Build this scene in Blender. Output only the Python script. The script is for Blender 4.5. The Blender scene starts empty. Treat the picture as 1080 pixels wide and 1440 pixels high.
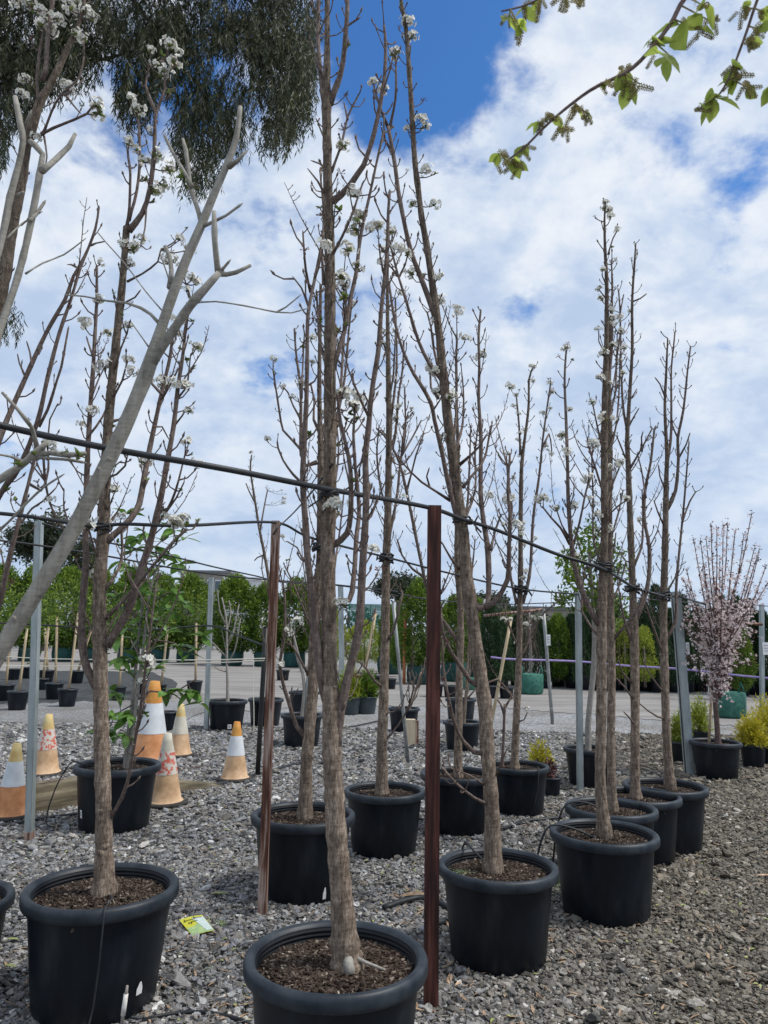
import bpy, bmesh, math, random
import numpy as np
from mathutils import Vector, Matrix, Euler

random.seed(7)
RNG = np.random.default_rng(11)
R = math.radians
scene = bpy.context.scene

# ------------------------------------------------------------------ camera
F_PX, PW, PH = 1060.0, 1080, 1440          # focal length and size of the photograph in pixels
CAM_H = 1.50
PITCH = math.atan(165 / F_PX)
ROLL = R(1.0)
_f = Vector((0, math.cos(PITCH), math.sin(PITCH)))
_u0 = Vector((0, -math.sin(PITCH), math.cos(PITCH)))
_r0 = Vector((1, 0, 0))
_u = _u0 * math.cos(ROLL) - _r0 * math.sin(ROLL)
_r = _r0 * math.cos(ROLL) + _u0 * math.sin(ROLL)
CAM = Vector((0, 0, CAM_H))
cd = bpy.data.cameras.new('camera')
cam = bpy.data.objects.new('camera', cd)
scene.collection.objects.link(cam)
cam.matrix_world = Matrix(((_r.x, _u.x, -_f.x, 0), (_r.y, _u.y, -_f.y, 0), (_r.z, _u.z, -_f.z, CAM_H), (0, 0, 0, 1)))
cd.sensor_fit = 'VERTICAL'; cd.sensor_height = 24.0
cd.lens = 24.0 * F_PX / PH
cd.clip_start = 0.05; cd.clip_end = 2000
cd.dof.use_dof = True; cd.dof.focus_distance = 4.2; cd.dof.aperture_fstop = 5.0
scene.camera = cam

# ------------------------------------------------------------------ world, sun, exposure
SUN_EL, SUN_AZ = R(57), R(98)             # azimuth measured from +Y towards +X
world = bpy.data.worlds.new('World'); scene.world = world; world.use_nodes = True
sun_d = bpy.data.lights.new('sun', 'SUN'); sun = bpy.data.objects.new('sun', sun_d)
scene.collection.objects.link(sun)
sun_d.energy = 2.8; sun_d.angle = R(12); sun_d.color = (1.0, 0.965, 0.91)
_sd = Vector((math.sin(SUN_AZ) * math.cos(SUN_EL), math.cos(SUN_AZ) * math.cos(SUN_EL), math.sin(SUN_EL)))
sun.rotation_euler = _sd.to_track_quat('Z', 'Y').to_euler()
sun.location = (0, 0, 30)
vs = scene.view_settings
vs.view_transform = 'Standard'; vs.look = 'None'; vs.exposure = 0.12; vs.gamma = 1.0; vs.use_curve_mapping = False
scene.cycles.use_denoising = True
scene.cycles.max_bounces = 6; scene.cycles.diffuse_bounces = 3; scene.cycles.transparent_max_bounces = 6
scene.render.film_transparent = False

def ray(u, v):
    x = (u - PW / 2) / F_PX; y = (PH / 2 - v) / F_PX
    return _f + _r * x + _u * y
def P(u, v, Y):                            # point of the photograph at world depth Y
    d = ray(u, v); return CAM + d * (Y / d.y)
def G(u, v, z=0.0):                        # point of the photograph on the level z
    d = ray(u, v); t = (z - CAM_H) / d.z; return CAM + d * t
def depth(p): return (Vector(p) - CAM).dot(_f)
def m_per_px(p): return depth(p) / F_PX

def build_world():
    nt = world.node_tree; N = nt.nodes; L = nt.links
    N.clear()
    def nd(t, **k):
        n = N.new(t)
        for a, b in k.items(): setattr(n, a, b)
        return n
    def mth(op, a, b=None, c=None, clamp=False):
        n = nd('ShaderNodeMath', operation=op, use_clamp=clamp)
        for i, s in enumerate((a, b, c)):
            if s is None: continue
            if isinstance(s, (int, float)): n.inputs[i].default_value = s
            else: L.new(s, n.inputs[i])
        return n.outputs[0]
    out = nd('ShaderNodeOutputWorld'); bg = nd('ShaderNodeBackground'); bg.inputs[1].default_value = 0.11
    L.new(bg.outputs[0], out.inputs[0])
    sky = nd('ShaderNodeTexSky', sky_type='NISHITA'); sky.sun_disc = False
    sky.sun_elevation = SUN_EL; sky.sun_rotation = SUN_AZ; sky.air_density = 1.0; sky.dust_density = 0.6; sky.ozone_density = 1.6
    tc = nd('ShaderNodeTexCoord'); sep = nd('ShaderNodeSeparateXYZ'); L.new(tc.outputs['Generated'], sep.inputs[0])
    zc = mth('ADD', mth('MAXIMUM', sep.outputs[2], 0.0), 0.42)
    cx = mth('DIVIDE', sep.outputs[0], zc); cy = mth('DIVIDE', sep.outputs[1], zc)
    comb = nd('ShaderNodeCombineXYZ'); L.new(cx, comb.inputs[0]); L.new(cy, comb.inputs[1])
    def noise(scale, detail, rough, off, dist=0.0):
        mp = nd('ShaderNodeMapping'); mp.inputs[1].default_value = off; L.new(comb.outputs[0], mp.inputs[0])
        n = nd('ShaderNodeTexNoise'); n.inputs['Scale'].default_value = scale; n.inputs['Detail'].default_value = detail
        n.inputs['Roughness'].default_value = rough; n.inputs['Distortion'].default_value = dist
        L.new(mp.outputs[0], n.inputs['Vector']); return n.outputs['Fac']
    n1 = noise(3.6, 9, 0.55, (3.1, 7.7, 0.4), 0.2)
    n2 = noise(13.0, 8, 0.6, (1.2, 4.4, 2.0), 0.15)
    dens = mth('ADD', mth('MULTIPLY', n1, 0.70), mth('MULTIPLY', n2, 0.50))
    dens = mth('ADD', dens, 0.055)
    # the openings of blue between the clouds
    for (pu, pv, rad, k) in ((590, 95, 0.085, 0.34), (520, 20, 0.08, 0.3), (640, 25, 0.08, 0.17), (565, 140, 0.05, 0.14), (722, 446, 0.04, 0.12), (775, 408, 0.045, 0.12), (745, 425, 0.03, 0.08), (950, 225, 0.05, 0.12),
                             (1050, 265, 0.04, 0.12), (1075, 215, 0.04, 0.1), (990, 260, 0.04, 0.1), (255, 140, 0.08, 0.17), (120, 240, 0.05, 0.15), (320, 80, 0.06, 0.16), (905, 400, 0.05, 0.1)):
        d = ray(pu, pv).normalized()
        dot = nd('ShaderNodeVectorMath', operation='DOT_PRODUCT'); L.new(tc.outputs['Generated'], dot.inputs[0]); dot.inputs[1].default_value = d
        ang2 = mth('MULTIPLY', mth('SUBTRACT', 1.0, dot.outputs['Value']), 2.0)
        g = mth('EXPONENT', mth('MULTIPLY', ang2, -1.0 / (rad * rad)))
        dens = mth('SUBTRACT', dens, mth('MULTIPLY', g, k))
    low = mth('SUBTRACT', 1.0, mth('MULTIPLY', sep.outputs[2], 2.6), clamp=True)   # towards the horizon the cloud closes up
    dens = mth('ADD', dens, mth('MULTIPLY', low, 0.10))
    cov = nd('ShaderNodeMapRange', interpolation_type='SMOOTHSTEP'); L.new(dens, cov.inputs[0])
    cov.inputs[1].default_value = 0.42; cov.inputs[2].default_value = 0.63; cov.inputs[3].default_value = 0.0; cov.inputs[4].default_value = 0.95
    # cloud tone: bright tops, blue grey bases
    n3 = noise(5.5, 9, 0.58, (8.3, 2.2, 1.0), 0.2)
    tone = mth('ADD', mth('MULTIPLY', n3, 1.2), mth('MULTIPLY', n2, 0.55))
    tr = nd('ShaderNodeMapRange', interpolation_type='SMOOTHSTEP'); L.new(tone, tr.inputs[0])
    tr.inputs[1].default_value = 0.62; tr.inputs[2].default_value = 1.14
    lown = mth('MULTIPLY', low, 0.62)
    tf = mth('MULTIPLY', tr.outputs[0], mth('SUBTRACT', 1.0, lown))
    cr = nd('ShaderNodeValToRGB'); L.new(tf, cr.inputs[0])
    e = cr.color_ramp.elements
    e[0].position = 0.0; e[0].color = (0.47, 0.58, 0.76, 1); e[1].position = 1.0; e[1].color = (0.84, 0.87, 0.91, 1)
    e2 = e.new(0.5); e2.color = (0.64, 0.72, 0.84, 1)
    sc = nd('ShaderNodeVectorMath', operation='SCALE'); L.new(cr.outputs[0], sc.inputs[0]); sc.inputs['Scale'].default_value = 1 / 0.11
    mix = nd('ShaderNodeMix', data_type='RGBA'); L.new(cov.outputs[0], mix.inputs[0]); tint = nd('ShaderNodeMix', data_type='RGBA', blend_type='MULTIPLY'); tint.inputs[0].default_value = 1.0; tint.inputs[7].default_value = (0.46, 0.90, 1.36, 1); L.new(sky.outputs[0], tint.inputs[6]); L.new(tint.outputs[2], mix.inputs[6]); L.new(sc.outputs[0], mix.inputs[7])
    L.new(mix.outputs[2], bg.inputs[0])
build_world()

# ------------------------------------------------------------------ materials
MATS = {}
def mat(name, c1, c2=None, scale=20.0, rough=0.7, bump=0.0, bscale=None, stretch=(1, 1, 1), metal=0.0, detail=5, lo=0.35, hi=0.65,
        spec=0.4, trans=0.0, attr=None, c3=None, obj_random=0.0):
    m = bpy.data.materials.new(name); m.use_nodes = True
    nt = m.node_tree; N = nt.nodes; L = nt.links
    bs = N['Principled BSDF']; out = N['Material Output']
    bs.inputs['Roughness'].default_value = rough; bs.inputs['Metallic'].default_value = metal
    bs.inputs['Specular IOR Level'].default_value = spec
    tc = N.new('ShaderNodeTexCoord'); mp = N.new('ShaderNodeMapping'); mp.inputs['Scale'].default_value = stretch
    L.new(tc.outputs['Object'], mp.inputs[0])
    col = None
    if c2 is None:
        bs.inputs['Base Color'].default_value = (*c1, 1)
    else:
        if attr:
            at = N.new('ShaderNodeAttribute'); at.attribute_name = attr; fac = at.outputs['Fac']
        else:
            nz = N.new('ShaderNodeTexNoise'); nz.inputs['Scale'].default_value = scale; nz.inputs['Detail'].default_value = detail
            nz.inputs['Roughness'].default_value = 0.62
            L.new(mp.outputs[0], nz.inputs['Vector']); fac = nz.outputs['Fac']
        cr = N.new('ShaderNodeValToRGB'); L.new(fac, cr.inputs[0])
        e = cr.color_ramp.elements
        e[0].position = lo; e[0].color = (*c1, 1); e[1].position = hi; e[1].color = (*c2, 1)
        if c3 is not None:
            x = e.new((lo + hi) / 2); x.color = (*c3, 1)
        col = cr.outputs[0]
        if obj_random:
            oi = N.new('ShaderNodeObjectInfo'); hs = N.new('ShaderNodeHueSaturation')
            mr = N.new('ShaderNodeMapRange'); mr.inputs[3].default_value = 1 - obj_random; mr.inputs[4].default_value = 1 + obj_random
            L.new(oi.outputs['Random'], mr.inputs[0]); L.new(mr.outputs[0], hs.inputs['Value']); L.new(col, hs.inputs['Color']); col = hs.outputs[0]
        L.new(col, bs.inputs['Base Color'])
    if bump:
        nb = N.new('ShaderNodeTexNoise'); nb.inputs['Scale'].default_value = bscale or scale; nb.inputs['Detail'].default_value = 6
        L.new(mp.outputs[0], nb.inputs['Vector'])
        b = N.new('ShaderNodeBump'); b.inputs['Strength'].default_value = bump; b.inputs['Distance'].default_value = 0.01
        L.new(nb.outputs['Fac'], b.inputs['Height']); L.new(b.outputs[0], bs.inputs['Normal'])
    if trans:
        tl = N.new('ShaderNodeBsdfTranslucent'); mx = N.new('ShaderNodeMixShader'); mx.inputs[0].default_value = trans
        if col is not None: L.new(col, tl.inputs[0])
        else: tl.inputs[0].default_value = (*c1, 1)
        L.new(bs.outputs[0], mx.inputs[1]); L.new(tl.outputs[0], mx.inputs[2]); L.new(mx.outputs[0], out.inputs[0])
    MATS[name] = m
    return m

def bark_mat(name, c1, c2, c3, ring=0.0, bump=0.6, fine=90, dark_top=False, crack=0):
    """vertical grain, blotches and short cross lenticels"""
    m = bpy.data.materials.new(name); m.use_nodes = True
    nt = m.node_tree; N = nt.nodes; L = nt.links; bs = N['Principled BSDF']
    bs.inputs['Roughness'].default_value = 0.85; bs.inputs['Specular IOR Level'].default_value = 0.2
    tc = N.new('ShaderNodeTexCoord')
    def nz(scale, st, det=5):
        mp = N.new('ShaderNodeMapping'); mp.inputs['Scale'].default_value = st; L.new(tc.outputs['Object'], mp.inputs[0])
        n = N.new('ShaderNodeTexNoise'); n.inputs['Scale'].default_value = scale; n.inputs['Detail'].default_value = det; n.inputs['Roughness'].default_value = 0.65
        L.new(mp.outputs[0], n.inputs['Vector']); return n.outputs['Fac']
    a = nz(fine, (1, 1, 0.28)); b = nz(7, (1, 1, 0.6), 3); c = nz(60, (0.35, 0.35, 2.2), 4)
    def mth(op, x, y):
        n = N.new('ShaderNodeMath'); n.operation = op
        for i, s in enumerate((x, y)):
            if isinstance(s, (int, float)): n.inputs[i].default_value = s
            else: L.new(s, n.inputs[i])
        return n.outputs[0]
    h = mth('ADD', mth('MULTIPLY', a, 0.55), mth('ADD', mth('MULTIPLY', b, 0.25), mth('MULTIPLY', c, 0.2 + ring)))
    if crack:                               # fine upright cracks in the old bark
        mp = N.new('ShaderNodeMapping'); mp.inputs['Scale'].default_value = (1, 1, .2); L.new(tc.outputs['Object'], mp.inputs[0])
        vo = N.new('ShaderNodeTexVoronoi'); vo.feature = 'DISTANCE_TO_EDGE'; vo.inputs['Scale'].default_value = crack; L.new(mp.outputs[0], vo.inputs['Vector'])
        mr = N.new('ShaderNodeMapRange'); mr.inputs[2].default_value = .22; mr.inputs[3].default_value = -.055; mr.inputs[4].default_value = .012; L.new(vo.outputs['Distance'], mr.inputs[0]); h = mth('ADD', h, mr.outputs[0])
    cr = N.new('ShaderNodeValToRGB'); L.new(h, cr.inputs[0]); e = cr.color_ramp.elements
    e[0].position = 0.34 + ring * .4; e[0].color = (*c1, 1); e[1].position = 0.68 + ring * .5; e[1].color = (*c3, 1)
    x = e.new(0.5 + ring * .45); x.color = (*c2, 1)
    if dark_top:                                # base colour gets darker with height
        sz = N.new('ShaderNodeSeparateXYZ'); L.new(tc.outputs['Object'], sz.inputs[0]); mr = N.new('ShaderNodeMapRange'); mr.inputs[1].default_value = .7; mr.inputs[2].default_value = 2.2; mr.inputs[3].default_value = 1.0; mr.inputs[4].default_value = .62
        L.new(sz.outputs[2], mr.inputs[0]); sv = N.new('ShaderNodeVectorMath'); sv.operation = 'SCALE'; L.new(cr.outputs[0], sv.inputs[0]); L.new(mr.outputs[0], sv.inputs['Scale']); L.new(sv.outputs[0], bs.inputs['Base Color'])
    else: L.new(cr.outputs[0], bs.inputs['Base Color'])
    bp = N.new('ShaderNodeBump'); bp.inputs['Strength'].default_value = bump; bp.inputs['Distance'].default_value = 0.006
    L.new(h, bp.inputs['Height']); L.new(bp.outputs[0], bs.inputs['Normal'])
    MATS[name] = m

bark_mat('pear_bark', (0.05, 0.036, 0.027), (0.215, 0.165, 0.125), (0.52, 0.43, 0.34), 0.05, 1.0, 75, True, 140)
bark_mat('limb_bark', (0.05, 0.036, 0.031), (0.145, 0.108, 0.092), (0.31, 0.25, 0.21), 0.05, 0.7, 120)
bark_mat('grey_bark', (0.12, 0.11, 0.09), (0.27, 0.253, 0.217), (0.40, 0.38, 0.335), 0.10, 0.6, 40)
bark_mat('pale_twig', (0.17, 0.15, 0.13), (0.30, 0.275, 0.245), (0.44, 0.41, 0.37), 0.0, 0.4)
bark_mat('plum_bark', (0.05, 0.03, 0.03), (0.13, 0.09, 0.08), (0.24, 0.18, 0.16), 0.0, 0.3)
mat('pot_plastic', (0.0035, 0.006, 0.0098), (0.022, 0.026, 0.031), 9, 0.42, 0.05, 160, (1, 1, .3), spec=0.3, detail=9, lo=.40, hi=.70, c3=(0.007, 0.011, 0.0165), obj_random=0.2)
mat('pot_rim', (0.009, 0.014, 0.021), (0.030, 0.037, 0.045), 12, 0.48, 0.05, 160, spec=0.35, obj_random=0.2)  # sky light caught by the rim put into its colour, paler than the wall
mat('rust_pale', (0.16, 0.09, 0.065), (0.50, 0.42, 0.37), 14, 0.75, 0.3, 60, (1, 1, 0.10), metal=0.1, c3=(0.36, 0.28, 0.235), lo=0.30, hi=0.52)
mat('pot_inside', (0.008, 0.010, 0.013), (0.015, 0.018, 0.022), 12, 0.6, spec=0.3)
mat('soil', (0.035, 0.024, 0.018), (0.15, 0.105, 0.08), 55, 0.95, 1.0, 90, spec=0.1)
mat('mulch', (0.03, 0.021, 0.016), (0.50, 0.43, 0.34), attr='tone', rough=0.9, spec=0.1, lo=0.0, hi=1.0, c3=(0.12, 0.09, 0.072))
mat('petal', (0.70, 0.69, 0.60), (0.84, 0.83, 0.77), 90, 0.6, trans=0.25)
mat('pink_petal', (0.66, 0.48, 0.48), (0.90, 0.83, 0.81), attr='tone', rough=0.6, trans=0.25, lo=0.0, hi=1.0)
mat('anther', (0.16, 0.035, 0.03), rough=0.7)
mat('bud_scale', (0.09, 0.05, 0.04), (0.17, 0.10, 0.075), 60, 0.8)
mat('leaf_young', (0.10, 0.16, 0.035), (0.22, 0.29, 0.075), 40, 0.5, trans=0.3, obj_random=0.2)
mat('leaf_glossy', (0.06, 0.15, 0.025), (0.19, 0.33, 0.065), 22, 0.38, trans=0.3, obj_random=0.3)
mat('leaf_mulberry', (0.30, 0.40, 0.06), (0.46, 0.54, 0.12), 30, 0.5, trans=0.6, obj_random=0.2)
mat('catkin', (0.36, 0.32, 0.15), (0.55, 0.50, 0.27), 80, 0.9, trans=0.6)
mat('leaf_gum', (0.024, 0.034, 0.014), (0.17, 0.155, 0.062), attr='tone', rough=0.5, trans=0.25, lo=0.0, hi=1.0, c3=(0.058, 0.07, 0.03))
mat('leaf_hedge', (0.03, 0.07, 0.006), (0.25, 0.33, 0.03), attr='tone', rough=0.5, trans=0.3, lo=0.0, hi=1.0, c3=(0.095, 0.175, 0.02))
mat('leaf_lime', (0.14, 0.19, 0.02), (0.48, 0.50, 0.06), attr='tone', rough=0.5, trans=0.3, lo=0.0, hi=1.0, c3=(0.27, 0.34, 0.04))
mat('leaf_yellow', (0.30, 0.28, 0.02), (0.72, 0.62, 0.06), attr='tone', rough=0.5, trans=0.3, lo=0.0, hi=1.0, c3=(0.52, 0.47, 0.04))
mat('leaf_dark', (0.014, 0.026, 0.012), (0.075, 0.09, 0.045), attr='tone', rough=0.6, trans=0.15, lo=0.0, hi=1.0, c3=(0.035, 0.05, 0.024))
mat('leaf_conifer', (0.014, 0.038, 0.014), (0.075, 0.135, 0.05), attr='tone', rough=0.65, trans=0.15, lo=0.0, hi=1.0, c3=(0.034, 0.075, 0.028))
mat('leaf_purple', (0.05, 0.015, 0.018), (0.17, 0.055, 0.05), attr='tone', rough=0.6, trans=0.2, lo=0.0, hi=1.0)
mat('twig_mass', (0.10, 0.075, 0.055), (0.27, 0.22, 0.17), attr='tone', rough=0.9, lo=0.0, hi=1.0)
mat('leaf_dead', (0.20, 0.115, 0.065), (0.52, 0.37, 0.24), 30, 0.8, obj_random=0.3)
mat('leaf_fallen_green', (0.20, 0.24, 0.07), (0.40, 0.42, 0.15), 30, 0.7)
mat('rust_dark', (0.022, 0.008, 0.007), (0.15, 0.055, 0.042), 40, 0.75, 0.35, 60, (1, 1, 0.07), metal=0.15, c3=(0.062, 0.019, 0.014))
mat('rust_worn', (0.05, 0.021, 0.014), (0.44, 0.34, 0.29), 38, 0.75, 0.35, 60, (1, 1, 0.07), metal=0.1, c3=(0.15, 0.066, 0.04), lo=0.36, hi=0.60)
mat('galvanised', (0.25, 0.29, 0.29), (0.43, 0.47, 0.47), 9, 0.45, 0.05, 40, (1, 1, 0.3), metal=0.35)
mat('steel_grey', (0.20, 0.21, 0.21), (0.34, 0.35, 0.34), 9, 0.5, metal=0.3)
mat('black_pipe', (0.012, 0.014, 0.016), (0.030, 0.033, 0.036), 10, 0.5, spec=0.4)
mat('black_paint', (0.010, 0.010, 0.011), (0.022, 0.022, 0.022), 10, 0.5)
mat('bamboo', (0.40, 0.30, 0.17), (0.62, 0.50, 0.33), 12, 0.7, 0.2, 30, (1, 1, 0.2))
mat('orange_stake', (0.36, 0.12, 0.045), (0.50, 0.20, 0.08), 10, 0.7)
mat('timber', (0.06, 0.052, 0.034), (0.30, 0.255, 0.175), 9, 0.9, 0.7, 26, (0.12, 1, 1), c3=(0.155, 0.13, 0.085))
mat('timber_block', (0.50, 0.41, 0.28), (0.64, 0.55, 0.40), 14, 0.85, 0.3, 30, (1, 1, 0.2))
mat('rope', (0.58, 0.55, 0.45), (0.75, 0.72, 0.62), 60, 0.9)
mat('purple_hose', (0.24, 0.18, 0.42), (0.34, 0.27, 0.52), 10, 0.5)
mat('bag_green', (0.018, 0.10, 0.075), (0.05, 0.19, 0.14), 14, 0.7, 0.3, 30, obj_random=0.2)
mat('bag_teal', (0.010, 0.055, 0.052), (0.022, 0.085, 0.078), 9, 0.7, 0.3, 22, obj_random=0.2)
mat('tub_grey', (0.030, 0.042, 0.048), (0.05, 0.065, 0.072), 9, 0.6)
mat('weed_mat', (0.028, 0.031, 0.034), (0.065, 0.068, 0.068), 5, 0.9, 0.3, 40)
mat('cone_orange', (0.50, 0.20, 0.08), (0.74, 0.38, 0.20), 6, 0.6, 0.1, 40, c3=(0.66, 0.30, 0.13))
mat('cone_faded', (0.44, 0.27, 0.15), (0.66, 0.46, 0.29), 9, 0.65, 0.1, 40, c3=(0.57, 0.37, 0.21))
mat('cone_yellow', (0.56, 0.36, 0.12), (0.66, 0.56, 0.28), 9, 0.65)
mat('cone_tip_orange', (0.52, 0.20, 0.035), (0.64, 0.34, 0.08), 12, 0.6)
mat('cone_white', (0.55, 0.58, 0.60), (0.70, 0.73, 0.75), 8, 0.55)
mat('cone_cream', (0.50, 0.47, 0.38), (0.64, 0.61, 0.52), 10, 0.65)
mat('cone_red_wear', (0.60, 0.13, 0.085), (0.62, 0.58, 0.51), 26, 0.6, lo=0.46, hi=0.50, detail=8)
mat('cone_base', (0.022, 0.021, 0.020), (0.05, 0.047, 0.043), 12, 0.85)
mat('white_label', (0.72, 0.72, 0.72), (0.80, 0.80, 0.80), 30, 0.5)
mat('ink', (0.02, 0.02, 0.02), rough=0.7)
mat('white_paint', (0.62, 0.58, 0.50), (0.82, 0.80, 0.76), 60, 0.7)
mat('tag_yellow', (0.62, 0.60, 0.03), (0.74, 0.70, 0.05), 30, 0.35)
mat('tag_green', (0.30, 0.50, 0.24), (0.56, 0.66, 0.24), 40, 0.35)
mat('tag_white', (0.55, 0.70, 0.60), (0.80, 0.85, 0.80), 120, 0.35)
mat('wall_white', (0.62, 0.63, 0.64), (0.72, 0.73, 0.73), 1, 0.8)
mat('wall_tan', (0.26, 0.24, 0.20), (0.33, 0.30, 0.25), 2, 0.85)
mat('roof_grey', (0.11, 0.115, 0.125), (0.17, 0.175, 0.185), 2, 0.8)
mat('window_glass', (0.10, 0.13, 0.16), rough=0.15)
mat('mesh_green', (0.02, 0.17, 0.12), (0.04, 0.25, 0.18), 10, 0.7)
mat('red_tag', (0.62, 0.07, 0.05), rough=0.5)
mat('yellow_tag', (0.70, 0.52, 0.10), rough=0.5)
mat('weed', (0.10, 0.18, 0.04), (0.22, 0.34, 0.08), 40, 0.6, trans=0.3)
mat('moss', (0.10, 0.13, 0.06), (0.20, 0.24, 0.12), 40, 0.9)

# ------------------------------------------------------------------ builders
COL = scene.collection
def link(o, parent=None):
    COL.objects.link(o)
    if parent is not None: o.parent = parent
    return o
def empty(name, loc=(0, 0, 0), rz=0.0):
    o = bpy.data.objects.new(name, None); o.empty_display_size = 0.1
    o.location = loc; o.rotation_euler = (0, 0, rz); return link(o)
def tag(o, label, cat, group=None, kind=None):
    o['label'] = label; o['category'] = cat
    if group: o['group'] = group
    if kind: o['kind'] = kind
    return o
def part(name, me, parent, loc=(0, 0, 0), rot=(0, 0, 0), scale=(1, 1, 1), kind=None):
    o = bpy.data.objects.new(name, me); o.location = loc; o.rotation_euler = rot; o.scale = scale
    if kind: o['kind'] = kind
    return link(o, parent)

class MB:
    def __init__(self): self.v = []; self.f = []; self.m = []; self.s = []
    def add(self, vs, fs, mi=0, smooth=True):
        b = len(self.v); self.v += [tuple(p) for p in vs]
        for f in fs: self.f.append(tuple(i + b for i in f)); self.m.append(mi); self.s.append(smooth)
    def tube(self, pts, rad, n=8, mi=0, cap=True, wob=0.0):
        pts = [Vector(p) for p in pts]; k = len(pts)
        if isinstance(rad, (int, float)): rad = [rad] * k
        t = (pts[1] - pts[0]).normalized()
        nrm = t.cross(Vector((0, 1, 0)))
        if nrm.length < 1e-3: nrm = t.cross(Vector((1, 0, 0)))
        nrm.normalize(); vs = []; fs = []
        for i, p in enumerate(pts):
            if i == 0: t = (pts[1] - pts[0])
            elif i == k - 1: t = pts[-1] - pts[-2]
            else: t = pts[i + 1] - pts[i - 1]
            if t.length < 1e-9: t = Vector((0, 0, 1))
            t.normalize(); nrm = nrm - t * nrm.dot(t)
            if nrm.length < 1e-6: nrm = t.orthogonal()
            nrm.normalize(); b = t.cross(nrm)
            for j in range(n):
                a = 2 * math.pi * j / n; r = rad[i]
                if wob: r *= 1 + wob * (random.random() - 0.5)
                vs.append(p + (nrm * math.cos(a) + b * math.sin(a)) * r)
        for i in range(k - 1):
            for j in range(n):
                j2 = (j + 1) % n
                fs.append((i * n + j, i * n + j2, (i + 1) * n + j2, (i + 1) * n + j))
        if cap:
            fs.append(tuple(range(n - 1, -1, -1))); fs.append(tuple((k - 1) * n + j for j in range(n)))
        self.add(vs, fs, mi)
    def lathe(self, prof, n=48, mi=0, c=(0, 0, 0), wob=None):
        vs = []; fs = []; k = len(prof)
        for (r, z) in prof:
            for j in range(n):
                a = 2 * math.pi * j / n; rr = r * (wob(a, z) if wob else 1)
                vs.append((c[0] + rr * math.cos(a), c[1] + rr * math.sin(a), c[2] + z))
        for i in range(k - 1):
            for j in range(n):
                j2 = (j + 1) % n; fs.append((i * n + j, i * n + j2, (i + 1) * n + j2, (i + 1) * n + j))
        self.add(vs, fs, mi)
    def box(self, c, s, mi=0, M=None):
        vs = []
        for dx in (-.5, .5):
            for dy in (-.5, .5):
                for dz in (-.5, .5):
                    p = Vector((dx * s[0], dy * s[1], dz * s[2]))
                    if M is not None: p = M @ p
                    vs.append(p + Vector(c))
        self.add(vs, [(0, 1, 3, 2), (4, 6, 7, 5), (0, 4, 5, 1), (2, 3, 7, 6), (0, 2, 6, 4), (1, 5, 7, 3)], mi, False)
    def mesh(self, name, mats):
        me = bpy.data.meshes.new(name); me.from_pydata(self.v, [], self.f)
        for m in mats: me.materials.append(MATS[m])
        me.polygons.foreach_set('material_index', self.m); me.polygons.foreach_set('use_smooth', self.s)
        me.update(); return me
    def build(self, name, mats, parent=None, **k):
        return part(name, self.mesh(name, mats if isinstance(mats, (list, tuple)) else [mats]), parent, **k)

def np_mesh(name, verts, faces, mats, tone=None, smooth=False):
    """verts (n,3), faces (m,k) of one size; tone is one value per face"""
    me = bpy.data.meshes.new(name); n = len(verts); m, k = faces.shape
    me.vertices.add(n); me.vertices.foreach_set('co', np.asarray(verts, np.float32).ravel())
    me.loops.add(m * k); me.loops.foreach_set('vertex_index', faces.astype(np.int32).ravel())
    me.polygons.add(m); me.polygons.foreach_set('loop_start', np.arange(0, m * k, k, dtype=np.int32))
    me.polygons.foreach_set('use_smooth', np.full(m, smooth))
    for x in mats: me.materials.append(MATS[x])
    if tone is not None:
        a = me.attributes.new('tone', 'FLOAT', 'FACE'); a.data.foreach_set('value', np.asarray(tone, np.float32))
    me.update(); me.validate(); return me

def leaf_mesh(name, cen, dirs, length, width, mats, tone=None, droop=0.0):
    """leaf-sized diamonds: cen (n,3), dirs (n,3); each leaf a folded pair of triangles-quads"""
    n = len(cen); d = dirs / (np.linalg.norm(dirs, axis=1, keepdims=True) + 1e-9)
    rnd = RNG.normal(size=(n, 3)); side = np.cross(d, rnd); side /= (np.linalg.norm(side, axis=1, keepdims=True) + 1e-9)
    nrm = np.cross(d, side)
    Ls = (length * RNG.uniform(0.7, 1.25, n))[:, None]; Ws = (width * RNG.uniform(0.75, 1.2, n))[:, None]
    a = cen; tip = cen + d * Ls + np.array([0, 0, -droop]) * Ls
    l = cen + d * Ls * 0.45 + side * Ws * 0.5 + nrm * Ws * 0.12; r = cen + d * Ls * 0.45 - side * Ws * 0.5 + nrm * Ws * 0.12
    V = np.stack([a, r, tip, l], 1).reshape(-1, 3)
    Fc = np.arange(n * 4).reshape(n, 4)
    if tone is None: tone = RNG.uniform(0, 1, n)
    return np_mesh(name, V, Fc, mats, tone)

def unit(n):
    v = RNG.normal(size=(n, 3)); return v / np.linalg.norm(v, axis=1, keepdims=True)

def catmull(pts, step):
    """pts: list of tuples of any size; returns a denser list"""
    A = [np.array(p, float) for p in pts]
    if len(A) == 2: A = [A[0], (A[0] + A[1]) / 2, A[1]]
    A = [2 * A[0] - A[1]] + A + [2 * A[-1] - A[-2]]
    out = []
    for i in range(1, len(A) - 2):
        L = np.linalg.norm((A[i + 1] - A[i])[:2]); k = max(1, int(round(L / step)))
        for j in range(k):
            t = j / k; p0, p1, p2, p3 = A[i - 1:i + 3]
            out.append(0.5 * (2 * p1 + (p2 - p0) * t + (2 * p0 - 5 * p1 + 4 * p2 - p3) * t * t + (3 * p1 - p0 - 3 * p2 + p3) * t ** 3))
    out.append(A[-2]); return out

# ------------------------------------------------------------------ ground
def lane(x, y):
    """0 on the blue grey bed under the pots, 1 on the brown lane beside the row"""
    e = -0.42 + 0.32 * y                    # the foot of the row of pots
    return np.clip((x - e) / 1.5 + 0.55, 0, 1)

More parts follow.
